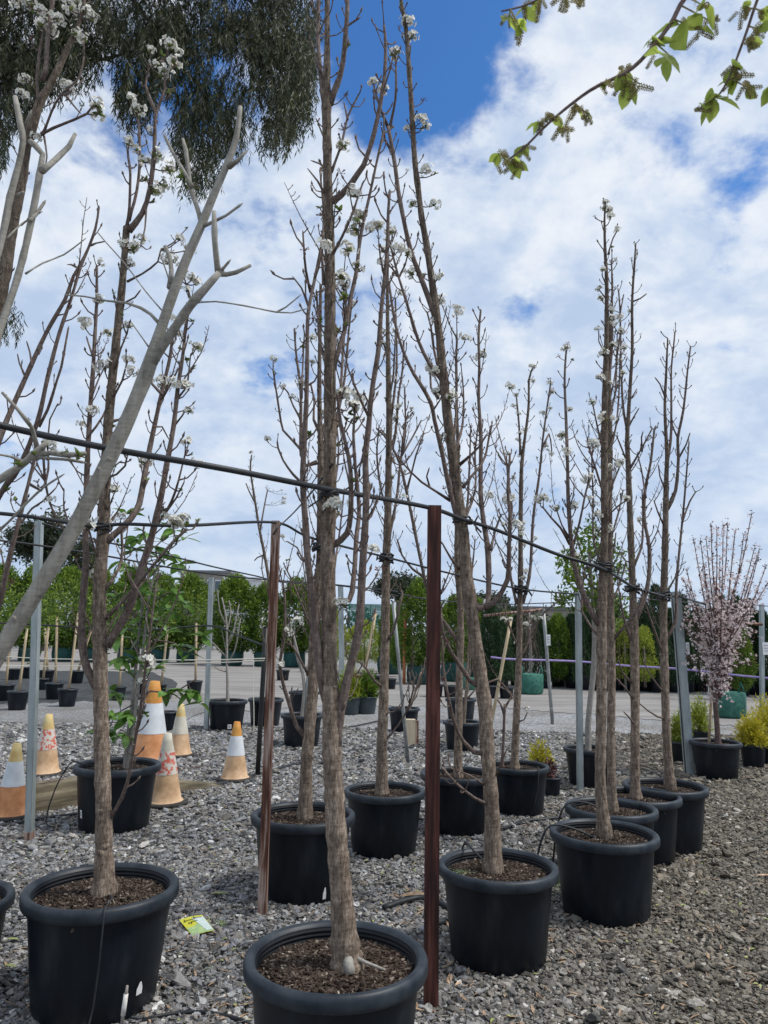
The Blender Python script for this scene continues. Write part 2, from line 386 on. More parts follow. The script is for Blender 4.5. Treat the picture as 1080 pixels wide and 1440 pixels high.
def ground_material():
    m = bpy.data.materials.new('gravel_bed'); m.use_nodes = True
    nt = m.node_tree; N = nt.nodes; L = nt.links; bs = N['Principled BSDF']; bs.inputs['Roughness'].default_value = 0.9
    bs.inputs['Specular IOR Level'].default_value = 0.2
    tc = N.new('ShaderNodeTexCoord')
    vo = N.new('ShaderNodeTexVoronoi'); vo.inputs['Scale'].default_value = 42; L.new(tc.outputs['Object'], vo.inputs['Vector'])
    cr = N.new('ShaderNodeValToRGB'); sp = N.new('ShaderNodeSeparateColor'); L.new(vo.outputs['Color'], sp.inputs[0]); L.new(sp.outputs[0], cr.inputs[0])
    e = cr.color_ramp.elements; e[0].position = 0; e[0].color = (0.13, 0.13, 0.13, 1); e[1].position = 1; e[1].color = (0.50, 0.50, 0.50, 1)
    for p, c in ((0.3, (0.22, 0.225, 0.235)), (0.6, (0.31, 0.315, 0.325)), (0.8, (0.36, 0.34, 0.31)), (0.93, (0.42, 0.42, 0.42))):
        x = e.new(p); x.color = (*c, 1)
    nz = N.new('ShaderNodeTexNoise'); nz.inputs['Scale'].default_value = 0.9; nz.inputs['Detail'].default_value = 6; L.new(tc.outputs['Object'], nz.inputs['Vector'])
    mx = N.new('ShaderNodeMix'); mx.data_type = 'RGBA'; mx.blend_type = 'MULTIPLY'; mx.inputs[0].default_value = 1.0
    c2 = N.new('ShaderNodeValToRGB'); L.new(nz.outputs['Fac'], c2.inputs[0]); f = c2.color_ramp.elements
    f[0].position = 0.35; f[0].color = (0.80, 0.76, 0.71, 1); f[1].position = 0.62; f[1].color = (1.08, 1.09, 1.11, 1)
    L.new(cr.outputs[0], mx.inputs[6]); L.new(c2.outputs[0], mx.inputs[7])
    L.new(mx.outputs[2], bs.inputs['Base Color'])
    bp = N.new('ShaderNodeBump'); bp.inputs['Strength'].default_value = 0.9; bp.inputs['Distance'].default_value = 0.02; bp.invert = True
    L.new(vo.outputs['Distance'], bp.inputs['Height']); L.new(bp.outputs[0], bs.inputs['Normal'])
    MATS['gravel_bed'] = m
ground_material()
mat('bed_soil', (0.022, 0.021, 0.019), (0.07, 0.064, 0.056), 30, 0.95, 0.8, 60, spec=0.1)
mat('road_dust', (0.19, 0.178, 0.166), (0.34, 0.325, 0.31), 1.3, 0.95, 0.5, 30, (0.35, 1.4, 1), detail=9, lo=0.3, hi=0.7, c3=(0.265, 0.25, 0.237), spec=0.1)
mat('lane_fines', (0.13, 0.137, 0.145), (0.36, 0.37, 0.38), 70, 0.95, 0.8, 60, detail=7, spec=0.15)

MATS['lane_gravel'] = MATS['gravel_bed'].copy(); MATS['lane_gravel'].node_tree.nodes['Voronoi Texture'].inputs['Scale'].default_value = 70
m = MB(); m.add([(-400, -60, -0.004), (400, -60, -0.004), (400, 900, -0.004), (-400, 900, -0.004)], [(0, 1, 2, 3)], 0, False)
g = m.build('ground', 'gravel_bed'); g['kind'] = 'structure'
m = MB(); near = [(-3.4, 0.6), (3.6, 0.6), (8.6, 9.6), (-7.6, 9.6)]
m.add([(x, y, 0.0) for x, y in near], [(0, 1, 2, 3)], 0, False)
g = m.build('gravel_bed_ground', 'bed_soil'); g['kind'] = 'structure'

def sheet(name, px, z, mt):
    random.seed(len(name)); den = []
    for (a, b) in zip(px, px[1:] + px[:1]):           # an uneven edge
        k = max(2, int(math.hypot(b[0] - a[0], b[1] - a[1]) / 9))
        den += [(a[0] + (b[0] - a[0]) * i / k, a[1] + (b[1] - a[1]) * i / k + random.uniform(-1.6, 1.6)) for i in range(k)]
    pts = [G(u, v, z) for u, v in den]
    m = MB(); m.add(pts, [tuple(range(len(pts)))], 0, False); o = m.build(name, mt); o['kind'] = 'structure'; return o
sheet('road', [(-500, 985), (-200, 988), (0, 1016), (240, 1004), (480, 992), (700, 994), (900, 1010), (1080, 1024), (1500, 1060),
               (1600, 1000), (1080, 988), (860, 972), (700, 958), (560, 932), (380, 914), (240, 910), (-100, 908), (-600, 906)], 0.004, 'road_dust')
sheet('path', [(-160, 984), (60, 984), (235, 984), (300, 996), (262, 1011), (100, 1020), (-160, 1036)], 0.008, 'lane_gravel')
sheet('weed_matting', [(-300, 946), (60, 943), (215, 945), (250, 960), (240, 983), (100, 987), (-300, 992)], 0.012, 'weed_mat')

def stone_material(name):
    m = bpy.data.materials.new(name); m.use_nodes = True
    nt = m.node_tree; N = nt.nodes; L = nt.links; bs = N['Principled BSDF']; bs.inputs['Roughness'].default_value = 0.72
    bs.inputs['Specular IOR Level'].default_value = 0.3
    a = N.new('ShaderNodeAttribute'); a.attribute_type = 'INSTANCER'; a.attribute_name = 'tone'
    z = N.new('ShaderNodeAttribute'); z.attribute_type = 'INSTANCER'; z.attribute_name = 'zone'
    def ramp(st):
        cr = N.new('ShaderNodeValToRGB'); L.new(a.outputs['Fac'], cr.inputs[0]); e = cr.color_ramp.elements
        e[0].position = st[0][0]; e[0].color = (*st[0][1], 1); e[1].position = st[-1][0]; e[1].color = (*st[-1][1], 1)
        for p, c in st[1:-1]:
            x = e.new(p); x.color = (*c, 1)
        return cr.outputs[0]
    A = ramp([(0, (0.05, 0.05, 0.05)), (0.2, (0.105, 0.106, 0.11)), (0.36, (0.165, 0.15, 0.13)), (0.5, (0.225, 0.232, 0.248)), (0.62, (0.26, 0.235, 0.203)), (0.74, (0.325, 0.335, 0.352)), (0.88, (0.42, 0.40, 0.36)), (1, (0.70, 0.69, 0.67))])
    B = ramp([(0, (0.045, 0.04, 0.032)), (0.25, (0.10, 0.088, 0.070)), (0.55, (0.165, 0.145, 0.113)), (0.75, (0.24, 0.20, 0.15)), (0.9, (0.31, 0.29, 0.255)), (0.965, (0.42, 0.38, 0.31)), (1, (0.62, 0.59, 0.54))])
    mx = N.new('ShaderNodeMix'); mx.data_type = 'RGBA'; L.new(z.outputs['Fac'], mx.inputs[0]); L.new(A, mx.inputs[6]); L.new(B, mx.inputs[7])
    tc = N.new('ShaderNodeTexCoord'); nz = N.new('ShaderNodeTexNoise'); nz.inputs['Scale'].default_value = 2.2; nz.inputs['Detail'].default_value = 5
    L.new(tc.outputs['Object'], nz.inputs['Vector'])
    mr = N.new('ShaderNodeMapRange'); mr.inputs[1].default_value = 0.3; mr.inputs[2].default_value = 0.7; mr.inputs[3].default_value = 0.75; mr.inputs[4].default_value = 1.2
    L.new(nz.outputs['Fac'], mr.inputs[0])
    sc = N.new('ShaderNodeVectorMath'); sc.operation = 'SCALE'; L.new(mx.outputs[2], sc.inputs[0]); L.new(mr.outputs[0], sc.inputs['Scale'])
    L.new(sc.outputs[0], bs.inputs['Base Color']); MATS[name] = m
stone_material('stone')

def gravel():
    P_, S_, T_, Z_ = [], [], [], []
    for (y0, y1, dens, size) in ((1.2, 3.2, 8600, 0.0077), (3.2, 5.2, 6600, 0.0084), (5.2, 8.0, 4000, 0.0104), (8.0, 11.8, 1900, 0.0142)):
        xl = lambda y: -0.62 * y - 0.45
        W = 1.24 * y1 + 0.9; n = int(dens * W * (y1 - y0))
        x = RNG.uniform(-W / 2, W / 2, n); y = RNG.uniform(y0, y1, n)
        k = np.abs(x) < (0.62 * y + 0.45); x, y = x[k], y[k]; n = len(x)
        s = size * np.exp(RNG.normal(0, 0.36, n))
        z = RNG.uniform(-0.2, 0.75, n) * s
        P_.append(np.stack([x, y, z], 1)); S_.append(np.stack([s * RNG.uniform(0.85, 1.5, n), s * RNG.uniform(0.7, 1.05, n), s * RNG.uniform(0.32, 0.62, n)], 1))
        T_.append(np.clip(RNG.beta(2.0, 2.2, n), 0, 1)); Z_.append(np.clip(lane(x, y) + RNG.normal(0, 0.12, n), 0, 1))
    p = np.concatenate(P_); s = np.concatenate(S_); t = np.concatenate(T_); z = np.concatenate(Z_); n = len(p)
    k = RNG.random(n) < 0.02; t[k] = RNG.uniform(0.93, 1.0, k.sum())
    rot = np.stack([RNG.normal(0, 0.35, n), RNG.normal(0, 0.35, n), RNG.uniform(0, 6.283, n)], 1)
    me = bpy.data.meshes.new('gravel'); me.vertices.add(n); me.vertices.foreach_set('co', p.astype(np.float32).ravel())
    for nm, ty, dat in (('rot', 'FLOAT_VECTOR', rot), ('scl', 'FLOAT_VECTOR', s)):
        a = me.attributes.new(nm, ty, 'POINT'); a.data.foreach_set('vector', dat.astype(np.float32).ravel())
    for nm, dat in (('tone', t), ('zone', z)):
        a = me.attributes.new(nm, 'FLOAT', 'POINT'); a.data.foreach_set('value', dat.astype(np.float32))
    a = me.attributes.new('kindx', 'INT', 'POINT'); a.data.foreach_set('value', RNG.integers(0, 6, n).astype(np.int32))
    me.materials.append(MATS['stone'])
    o = part('gravel', me, None); o['kind'] = 'stuff'
    o['label'] = 'loose crushed gravel covering the ground around the pots'; o['category'] = 'gravel'
    ng = bpy.data.node_groups.new('scatter_gravel', 'GeometryNodeTree')
    ng.interface.new_socket('Geometry', in_out='INPUT', socket_type='NodeSocketGeometry'); ng.interface.new_socket('Geometry', in_out='OUTPUT', socket_type='NodeSocketGeometry')
    N = ng.nodes; L = ng.links; gi = N.new('NodeGroupInput'); go = N.new('NodeGroupOutput')
    jn = N.new('GeometryNodeJoinGeometry')
    for i in range(6):
        ico = N.new('GeometryNodeMeshIcoSphere'); ico.inputs['Subdivisions'].default_value = 2
        sp = N.new('GeometryNodeSetPosition'); pos = N.new('GeometryNodeInputPosition')
        vm = N.new('ShaderNodeVectorMath'); vm.operation = 'ADD'; vm.inputs[1].default_value = (i * 7.3, i * 3.1, i * 5.7); L.new(pos.outputs[0], vm.inputs[0])
        nz = N.new('ShaderNodeTexNoise'); nz.inputs['Scale'].default_value = 0.9; nz.inputs['Detail'].default_value = 1.5; L.new(vm.outputs[0], nz.inputs['Vector'])
        sb = N.new('ShaderNodeVectorMath'); sb.operation = 'SUBTRACT'; sb.inputs[1].default_value = (.5, .5, .5); L.new(nz.outputs['Color'], sb.inputs[0])
        sl = N.new('ShaderNodeVectorMath'); sl.operation = 'SCALE'; sl.inputs['Scale'].default_value = 1.9; L.new(sb.outputs[0], sl.inputs[0])
        L.new(ico.outputs['Mesh'], sp.inputs['Geometry']); L.new(sl.outputs[0], sp.inputs['Offset'])
        sm = N.new('GeometryNodeSetMaterial'); sm.inputs['Material'].default_value = MATS['stone']; L.new(sp.outputs[0], sm.inputs['Geometry'])
        ss = N.new('GeometryNodeSetShadeSmooth'); ss.inputs['Shade Smooth'].default_value = False; L.new(sm.outputs[0], ss.inputs['Geometry'])
        gt = N.new('GeometryNodeGeometryToInstance'); L.new(ss.outputs[0], gt.inputs[0]); L.new(gt.outputs[0], jn.inputs[0])
    ip = N.new('GeometryNodeInstanceOnPoints'); L.new(gi.outputs[0], ip.inputs['Points']); L.new(jn.outputs[0], ip.inputs['Instance'])
    ip.inputs['Pick Instance'].default_value = True
    def na(nm, ty):
        x = N.new('GeometryNodeInputNamedAttribute'); x.data_type = ty; x.inputs['Name'].default_value = nm; return x.outputs['Attribute']
    L.new(na('kindx', 'INT'), ip.inputs['Instance Index'])
    er = N.new('FunctionNodeEulerToRotation'); L.new(na('rot', 'FLOAT_VECTOR'), er.inputs[0]); L.new(er.outputs[0], ip.inputs['Rotation'])
    L.new(na('scl', 'FLOAT_VECTOR'), ip.inputs['Scale']); L.new(ip.outputs[0], go.inputs[0])
    md = o.modifiers.new('scatter', 'NODES'); md.node_group = ng
gravel()

# ------------------------------------------------------------------ pots
def pot_meshes(rt=0.29, h=0.42, rim_h=0.052, rim_w=0.028, taper=0.86, n=64, soil=0.06):
    rw = rt - rim_w; rb = rw * taper
    b = MB(); ribs = lambda a, z: 1 + 0.006 * math.sin(2 * a + 5 * z) + 0.003 * math.sin(5 * a + 9 * z)
    b.lathe([(0.001, 0.004), (rb * 0.9, 0.004), (rb * 0.965, 0.0), (rb, 0.014), (rb + (rw - rb) * 0.5, h * 0.45), (rw, h - rim_h + 0.004)], n, 0, wob=ribs)
    body = b.mesh('pot_body', ['pot_plastic'])
    r = MB(); k = rim_h
    r.lathe([(rw - 0.001, h - k + 0.004), (rt - 0.009, h - k), (rt - 0.003, h - k + 0.004), (rt, h - k + 0.013), (rt, h - 0.016), (rt - 0.004, h - 0.006), (rt - 0.011, h - 0.001),
             (rt - 0.02, h), (rt - 0.03, h - 0.005), (rt - 0.036, h - 0.014)], n)
    ins = [(rt - 0.036, h - 0.014)]
    z = h - 0.02
    while z > h - soil - 0.03:
        ins += [(rt - 0.036, z), (rt - 0.040, z - 0.003), (rt - 0.040, z - 0.008), (rt - 0.036, z - 0.011)]; z -= 0.014
    r.lathe(ins, n, 1)
    rim = r.mesh('pot_rim', ['pot_rim', 'pot_inside'])
    s = MB(); rs = rt - 0.034; zs = h - soil
    rings = 9; vs = []; fs = []; nn = 36
    for i in range(rings + 1):
        rr = rs * i / rings
        for j in range(nn):
            a = 2 * math.pi * j / nn
            zz = zs + 0.022 * (1 - (i / rings) ** 2) + (random.random() - 0.5) * 0.010
            vs.append((rr * math.cos(a), rr * math.sin(a), zz))
    for i in range(rings):
        for j in range(nn):
            j2 = (j + 1) % nn; fs.append((i * nn + j, i * nn + j2, (i + 1) * nn + j2, (i + 1) * nn + j))
    s.add(vs, fs); soilm = s.mesh('pot_soil', ['soil'])
    return body, rim, soilm, rs, zs
def chips_mesh(name, rs, zs, n):
    rr = rs * np.sqrt(RNG.random(n)) * 0.97; a = RNG.uniform(0, 6.283, n)
    c = np.stack([rr * np.cos(a), rr * np.sin(a), zs + 0.022 * (1 - (rr / rs) ** 2) + RNG.uniform(-0.002, 0.008, n)], 1)
    s = np.stack([0.0062 * np.exp(RNG.normal(0, .55, n)), 0.0032 * np.exp(RNG.normal(0, .4, n)), np.full(n, 0.0018)], 1)
    base = np.array([[-1, -.6, -1], [1, -1, -1], [.8, 1, -1], [-.9, .8, -1], [-1, -.6, 1], [1, -1, 1], [.8, 1, 1], [-.9, .8, 1]], float)
    fc = np.array([[0, 3, 2, 1], [4, 5, 6, 7], [0, 1, 5, 4], [1, 2, 6, 5], [2, 3, 7, 6], [3, 0, 4, 7]])
    th = RNG.uniform(0, 6.283, n); tl = RNG.normal(0, 0.4, n)
    V = base[None] * s[:, None, :]
    x = V[..., 0] * np.cos(tl)[:, None] - V[..., 2] * np.sin(tl)[:, None]; z = V[..., 0] * np.sin(tl)[:, None] + V[..., 2] * np.cos(tl)[:, None]
    X = x * np.cos(th)[:, None] - V[..., 1] * np.sin(th)[:, None]; Yy = x * np.sin(th)[:, None] + V[..., 1] * np.cos(th)[:, None]
    V = np.stack([X, Yy, z], -1) + c[:, None, :]
    Fc = (fc[None] + (np.arange(n) * 8)[:, None, None]).reshape(-1, 4)
    tone = np.repeat(np.clip(RNG.beta(1.1, 3.4, n), 0, 1), 6)
    return np_mesh(name, V.reshape(-1, 3), Fc, ['mulch'], tone)
BIG = pot_meshes()
BIG_CHIPS = [chips_mesh('mulch_chips', BIG[3], BIG[4], 3400) for _ in range(2)]
SMALL = pot_meshes(0.15, 0.27, 0.03, 0.012, 0.80, 32, 0.04)
SMALL_CHIPS = [chips_mesh('mulch_chips_small', SMALL[3], SMALL[4], 160)]

POTS = {}
def pot(key, u, v, w, label, group=None, small=False, size=None, tilt=(0, 0)):
    """(u, v) is the centre of the rim in the photograph, w its width there"""
    rt, h = (0.15, 0.27) if small else (0.29, 0.42)
    s = 1.0
    for _ in range(6):
        c = G(u, v, h * s); s = (w * m_per_px(c)) / (2 * rt)
        if size: s = max(size[0], min(size[1], s))
    o = empty('plant_pot', (c.x, c.y, 0), random.uniform(0, 6.28)); o.scale = (s, s, s)
    o.rotation_euler[0] = R(tilt[0]); o.rotation_euler[1] = R(tilt[1])
    M = SMALL if small else BIG
    part('body', M[0], o); part('rim', M[1], o); part('soil', M[2], o)
    part('mulch', random.choice(SMALL_CHIPS if small else BIG_CHIPS), o, kind='stuff')
    tag(o, label, 'pot', group)
    POTS[key] = (o, c.x, c.y, s, (M[4] + 0.018) * s, h * s, rt * s)
    return o
def sticker(key, u, v, wpx, hpx, mt='white_label', ink=True, torn=False):
    """a paper label on the wall of a pot, at (u, v) of the photograph"""
    o, x, y, s, zs, h, rt = POTS[key]
    d = ray(u, v).normalized(); r = (rt - 0.028 * s) * 0.93
    # where the ray meets the wall
    a = d.x ** 2 + d.y ** 2; b = 2 * (d.x * (CAM.x - x) + d.y * (CAM.y - y)); cc = (CAM.x - x) ** 2 + (CAM.y - y) ** 2 - r * r
    disc = max(b * b - 4 * a * cc, 0.0); t = (-b - math.sqrt(disc)) / (2 * a); p = CAM + d * t
    ang = math.atan2(p.y - y, p.x - x); px = m_per_px(p); hw = wpx * px / 2; hh = hpx * px / 2
    rr = rt - 0.028 * s; wall = lambda z: rr * (0.86 + 0.14 * min(1, max(0, z / (h - 0.05 * s)))) + 0.0025
    m = MB(); vs = []; nn = 5
    for j in range(3):
        z = p.z + (j - 1) * hh
        for i in range(nn):
            q = (i / (nn - 1) - 0.5) * 2 * hw
            if torn and j == 2: q = q * 0.25 + hw * 0.15
            aa = ang + q / rr; vs.append((x + wall(z) * math.cos(aa), y + wall(z) * math.sin(aa), z))
    fs = [(j * nn + i, j * nn + i + 1, (j + 1) * nn + i + 1, (j + 1) * nn + i) for j in range(2) for i in range(nn - 1)]
    m.add(vs, fs)
    if ink:
        for k in range(3):
            z = p.z + hh * (0.45 - 0.4 * k); vs = []
            for i in range(nn):
                aa = ang + (i / (nn - 1) - 0.5) * 2 * hw * 0.55 / rr
                for dz in (-hh * 0.08, hh * 0.08):
                    q = wall(z) + 0.0012; vs.append((x + q * math.cos(aa), y + q * math.sin(aa), z + dz))
            m.add(vs, [(2 * i, 2 * i + 2, 2 * i + 3, 2 * i + 1) for i in range(nn - 1)], 1)
    st = m.build('sticker', [mt, 'ink'])
    bpy.context.view_layer.update()
    st.parent = o; st.matrix_parent_inverse = o.matrix_world.inverted()

ROW = 'large black tree pots in the staked rows'
pot('A', 144, 1243, 210, 'large black pot with a thin drip tube hanging over its rim', ROW)
pot('B', 473, 1340, 258, 'large black pot with a cut root stub, beside the dark red post', ROW)
pot('C', 700, 1214, 168, 'large black pot of dark mulch directly behind the dark red post', ROW)
pot('D', 849, 1168, 149, 'large black pot with a tube looped over its rim, before a half hidden pot', ROW)
pot('D2', 859, 1133, 127, 'large black pot mostly hidden behind the pot with the looped tube', ROW)
pot('D3', 897, 1116, 117, 'third large black pot of the gravel lane row, counting back from the looped tube', ROW, size=(0.9, 1.1))
pot('D4', 935, 1103, 115, 'large black pot in front of the leaning grey steel post', ROW, size=(0.9, 1.1))
pot('J', 427, 1142, 146, 'large black pot behind the worn rusty post', ROW)
pot('I', 541, 1109, 114, 'large black pot between the two rusty posts', ROW)
pot('H', 644, 1086, 106, 'large black pot behind the leaning trunk and the dark red post', ROW)
pot('Gp', 728, 1075, 88, 'large black pot with a small empty looking pot at its side', ROW, size=(0.85, 1.1))
pot('L', 166, 1073, 118, 'black pot of the leafy shrub standing beside the timber sleeper', ROW)
pot('N', -80, 1262, 185, 'large black pot of which only the rim edge shows at the border', ROW)
pot('E', 1006, 1042, 69, 'black pot holding the pink flowering plum', 'pots along the far side of the lane')
pot('Q', 828, 1051, 70, 'black pot behind the straight galvanised post', 'pots along the far side of the lane')
MID = 'pots standing in the gravel behind the rows'
pot('Fp', 320, 984, 56, 'black pot with a white sticker and a pale bare shrub, beside a thin post', MID)
pot('K', 374, 982, 50, 'black pot behind the short black picket', MID)
pot('K2', 425, 1004, 60, 'black pot with a paired grey stake, behind the forked trunk', MID)
pot('K3', 428, 972, 44, 'black pot peeking out behind the pot with the paired stake', MID)
pot('O', 568, 995, 45, 'open black pot crossed by the leaning steel pole', MID)
pot('S', 650, 1014, 54, 'black pot standing behind the low curved limbs', MID)
pot('S2', 648, 982, 44, 'smaller black pot right behind the one with the low curved limbs', MID)
pot('T', 775, 1092, 29, 'small black pot with a withered plant beside a large pot', MID, small=True)
pot('U', 958, 1042, 34, 'small black pot of a dull yellow conifer behind the leaning steel post', MID, small=True)
pot('U2', 985, 1027, 26, 'small black pot of a dull conifer half hidden by the plum pot', MID, small=True)
pot('V', 1058, 1046, 36, 'small black pot with the nearer bright yellow shrub', MID, small=True)
pot('V2', 1080, 1040, 36, 'small black pot with the farther bright yellow shrub', MID, small=True)
sticker('A', 198, 1390, 11, 17, torn=True, ink=False); sticker('J', 458, 1257, 6, 16, torn=True, ink=False)
sticker('L', 113, 1145, 6, 11); sticker('Fp', 323, 1022, 6, 6); sticker('D4', 944, 1194, 3, 7, ink=False)

# ------------------------------------------------------------------ blossoms, leaves
def leaf_shape(m, base, d, up, length, width, mi=0, fold=0.25, curl=0.25, seg=4):
    """one leaf blade with a mid rib fold and a curl, as a small mesh"""
    d = Vector(d).normalized(); up = Vector(up); side = d.cross(up)
    if side.length < 1e-4: side = d.orthogonal()
    side.normalize(); up = side.cross(d).normalized()
    vs = []; prof = [0.06, 0.75, 1.0, 0.72, 0.02][:seg + 1]
    for i in range(seg + 1):
        t = i / seg; c = Vector(base) + d * (length * t) - up * (curl * length * t * t)
        w = width * 0.5 * prof[i]
        vs += [c + side * w + up * fold * w, c, c - side * w + up * fold * w]
    fs = []
    for i in range(seg):
        a = i * 3; fs += [(a, a + 1, a + 4, a + 3), (a + 1, a + 2, a + 5, a + 4)]
    m.add(vs, fs, mi)

def rnd_dir(up=0.0):
    while True:
        v = Vector((random.uniform(-1, 1), random.uniform(-1, 1), random.uniform(-1, 1)))
        if 0.1 < v.length < 1:
            v.normalize(); v.z += up; return v.normalized()

def blossom_mesh(i):
    random.seed(100 + i); m = MB(); n = random.randint(15, 21); Rr = 0.034
    for k in range(n):
        d = rnd_dir(0.55); c = d * Rr * random.uniform(0.6, 1.2) * (1 if k % 3 else 1.25); c.z = c.z * .7 + .012
        m.tube([(0, 0, 0), c * 0.6 - Vector((0, 0, 0.002)), c], [0.0009, 0.0007, 0.0007], 3, 2, False)
        nrm = (d + rnd_dir() * 0.35).normalized(); a = nrm.orthogonal().normalized(); b = nrm.cross(a)
        for q in range(5):
            an = 2 * math.pi * q / 5 + random.uniform(-.15, .15); dd = a * math.cos(an) + b * math.sin(an); sd = nrm.cross(dd)
            L = 0.0148 * random.uniform(.85, 1.1); w = 0.0070
            m.add([c + dd * 0.0015, c + dd * L * 0.55 + sd * w + nrm * 0.002, c + dd * L + sd * w * .5 + nrm * 0.003, c + dd * L - sd * w * .5 + nrm * 0.003, c + dd * L * 0.55 - sd * w + nrm * 0.002],
                  [(0, 1, 2, 3, 4)], 0)
        for q in range(4):
            e = c + nrm * 0.005 + rnd_dir() * 0.003; s = 0.0011
            m.add([e + a * s, e + b * s, e - a * s, e + nrm * s * 1.5], [(0, 1, 3), (1, 2, 3), (2, 0, 3), (0, 2, 1)], 1)
    for k in range(random.randint(3, 5)):
        an = random.uniform(0, 6.28); leaf_shape(m, (0, 0, 0), (math.cos(an), math.sin(an), random.uniform(.1, .8)), (0, 0, 1), random.uniform(.02, .036), .014, 3)
    return m.mesh('blossom_cluster', ['petal', 'anther', 'bud_scale', 'leaf_young'])
BLOSSOMS = [blossom_mesh(i) for i in range(6)]
def tuft_mesh(i):
    random.seed(200 + i); m = MB()
    for k in range(random.randint(5, 8)):
        an = random.uniform(0, 6.28); leaf_shape(m, (0, 0, 0), (math.cos(an), math.sin(an), random.uniform(.2, 1.4)), (0, 0, 1), random.uniform(.018, .036), .015, 0)
    for k in range(5):
        d = rnd_dir(.8); m.tube([(0, 0, 0), d * .01, d * .016], [.001, .0022, .0005], 4, 1, False)
    return m.mesh('leaf_tuft', ['leaf_young', 'bud_scale'])
TUFTS = [tuft_mesh(i) for i in range(4)]
def budset_mesh(i):
    random.seed(300 + i); m = MB()
    for k in range(random.randint(6, 10)):
        d = rnd_dir(.9); L = random.uniform(.012, .026); m.tube([(0, 0, 0), d * L * .7, d * L * .9, d * L * 1.1], [.0008, .0008, .0026, .0006], 4, k % 2, False)
    return m.mesh('opening_buds', ['anther', 'bud_scale'])
BUDSETS = [budset_mesh(i) for i in range(3)]

def parse(s): return [tuple(float(x) for x in t.split(',')) for t in s.split()]

def spur(m, p, d, L, r, mi=0):
    """a short fruiting spur with a pointed bud"""
    d = Vector(d).normalized(); up = Vector((0, 0, 1)); k = rnd_dir() * 0.25
    a = p + d * L * 0.45; b = p + d * L * 0.75 + up * L * 0.22 + k * L * .3; c = b + (d * 0.4 + up * 0.8 + k).normalized() * L * 0.3
    m.tube([p, a, b, b + (c - b) * .35, c], [r * 1.1, r * .8, r * .75, r * 1.5, r * .25], 5, mi, False)
    return c
def shoot(m, p, d, L, r, n=5, spurs=True):
    """a thin upright shoot with its own small spurs"""
    pts = [Vector(p)]; d = Vector(d).normalized()
    for i in range(n):
        d = (d + Vector((random.uniform(-.12, .12), random.uniform(-.12, .12), .22))).normalized(); pts.append(pts[-1] + d * L / n)
    m.tube(pts, [r * (1 - .65 * i / n) for i in range(n + 1)], 5, 0, True)
    if spurs:
        for i in range(1, n + 1):
            for _ in range(2):
                q = pts[i - 1].lerp(pts[i], random.random()); a = random.uniform(0, 6.28)
                spur(m, q, (math.cos(a), math.sin(a), .7), random.uniform(.012, .035), max(.0016, r * .4))
    return pts

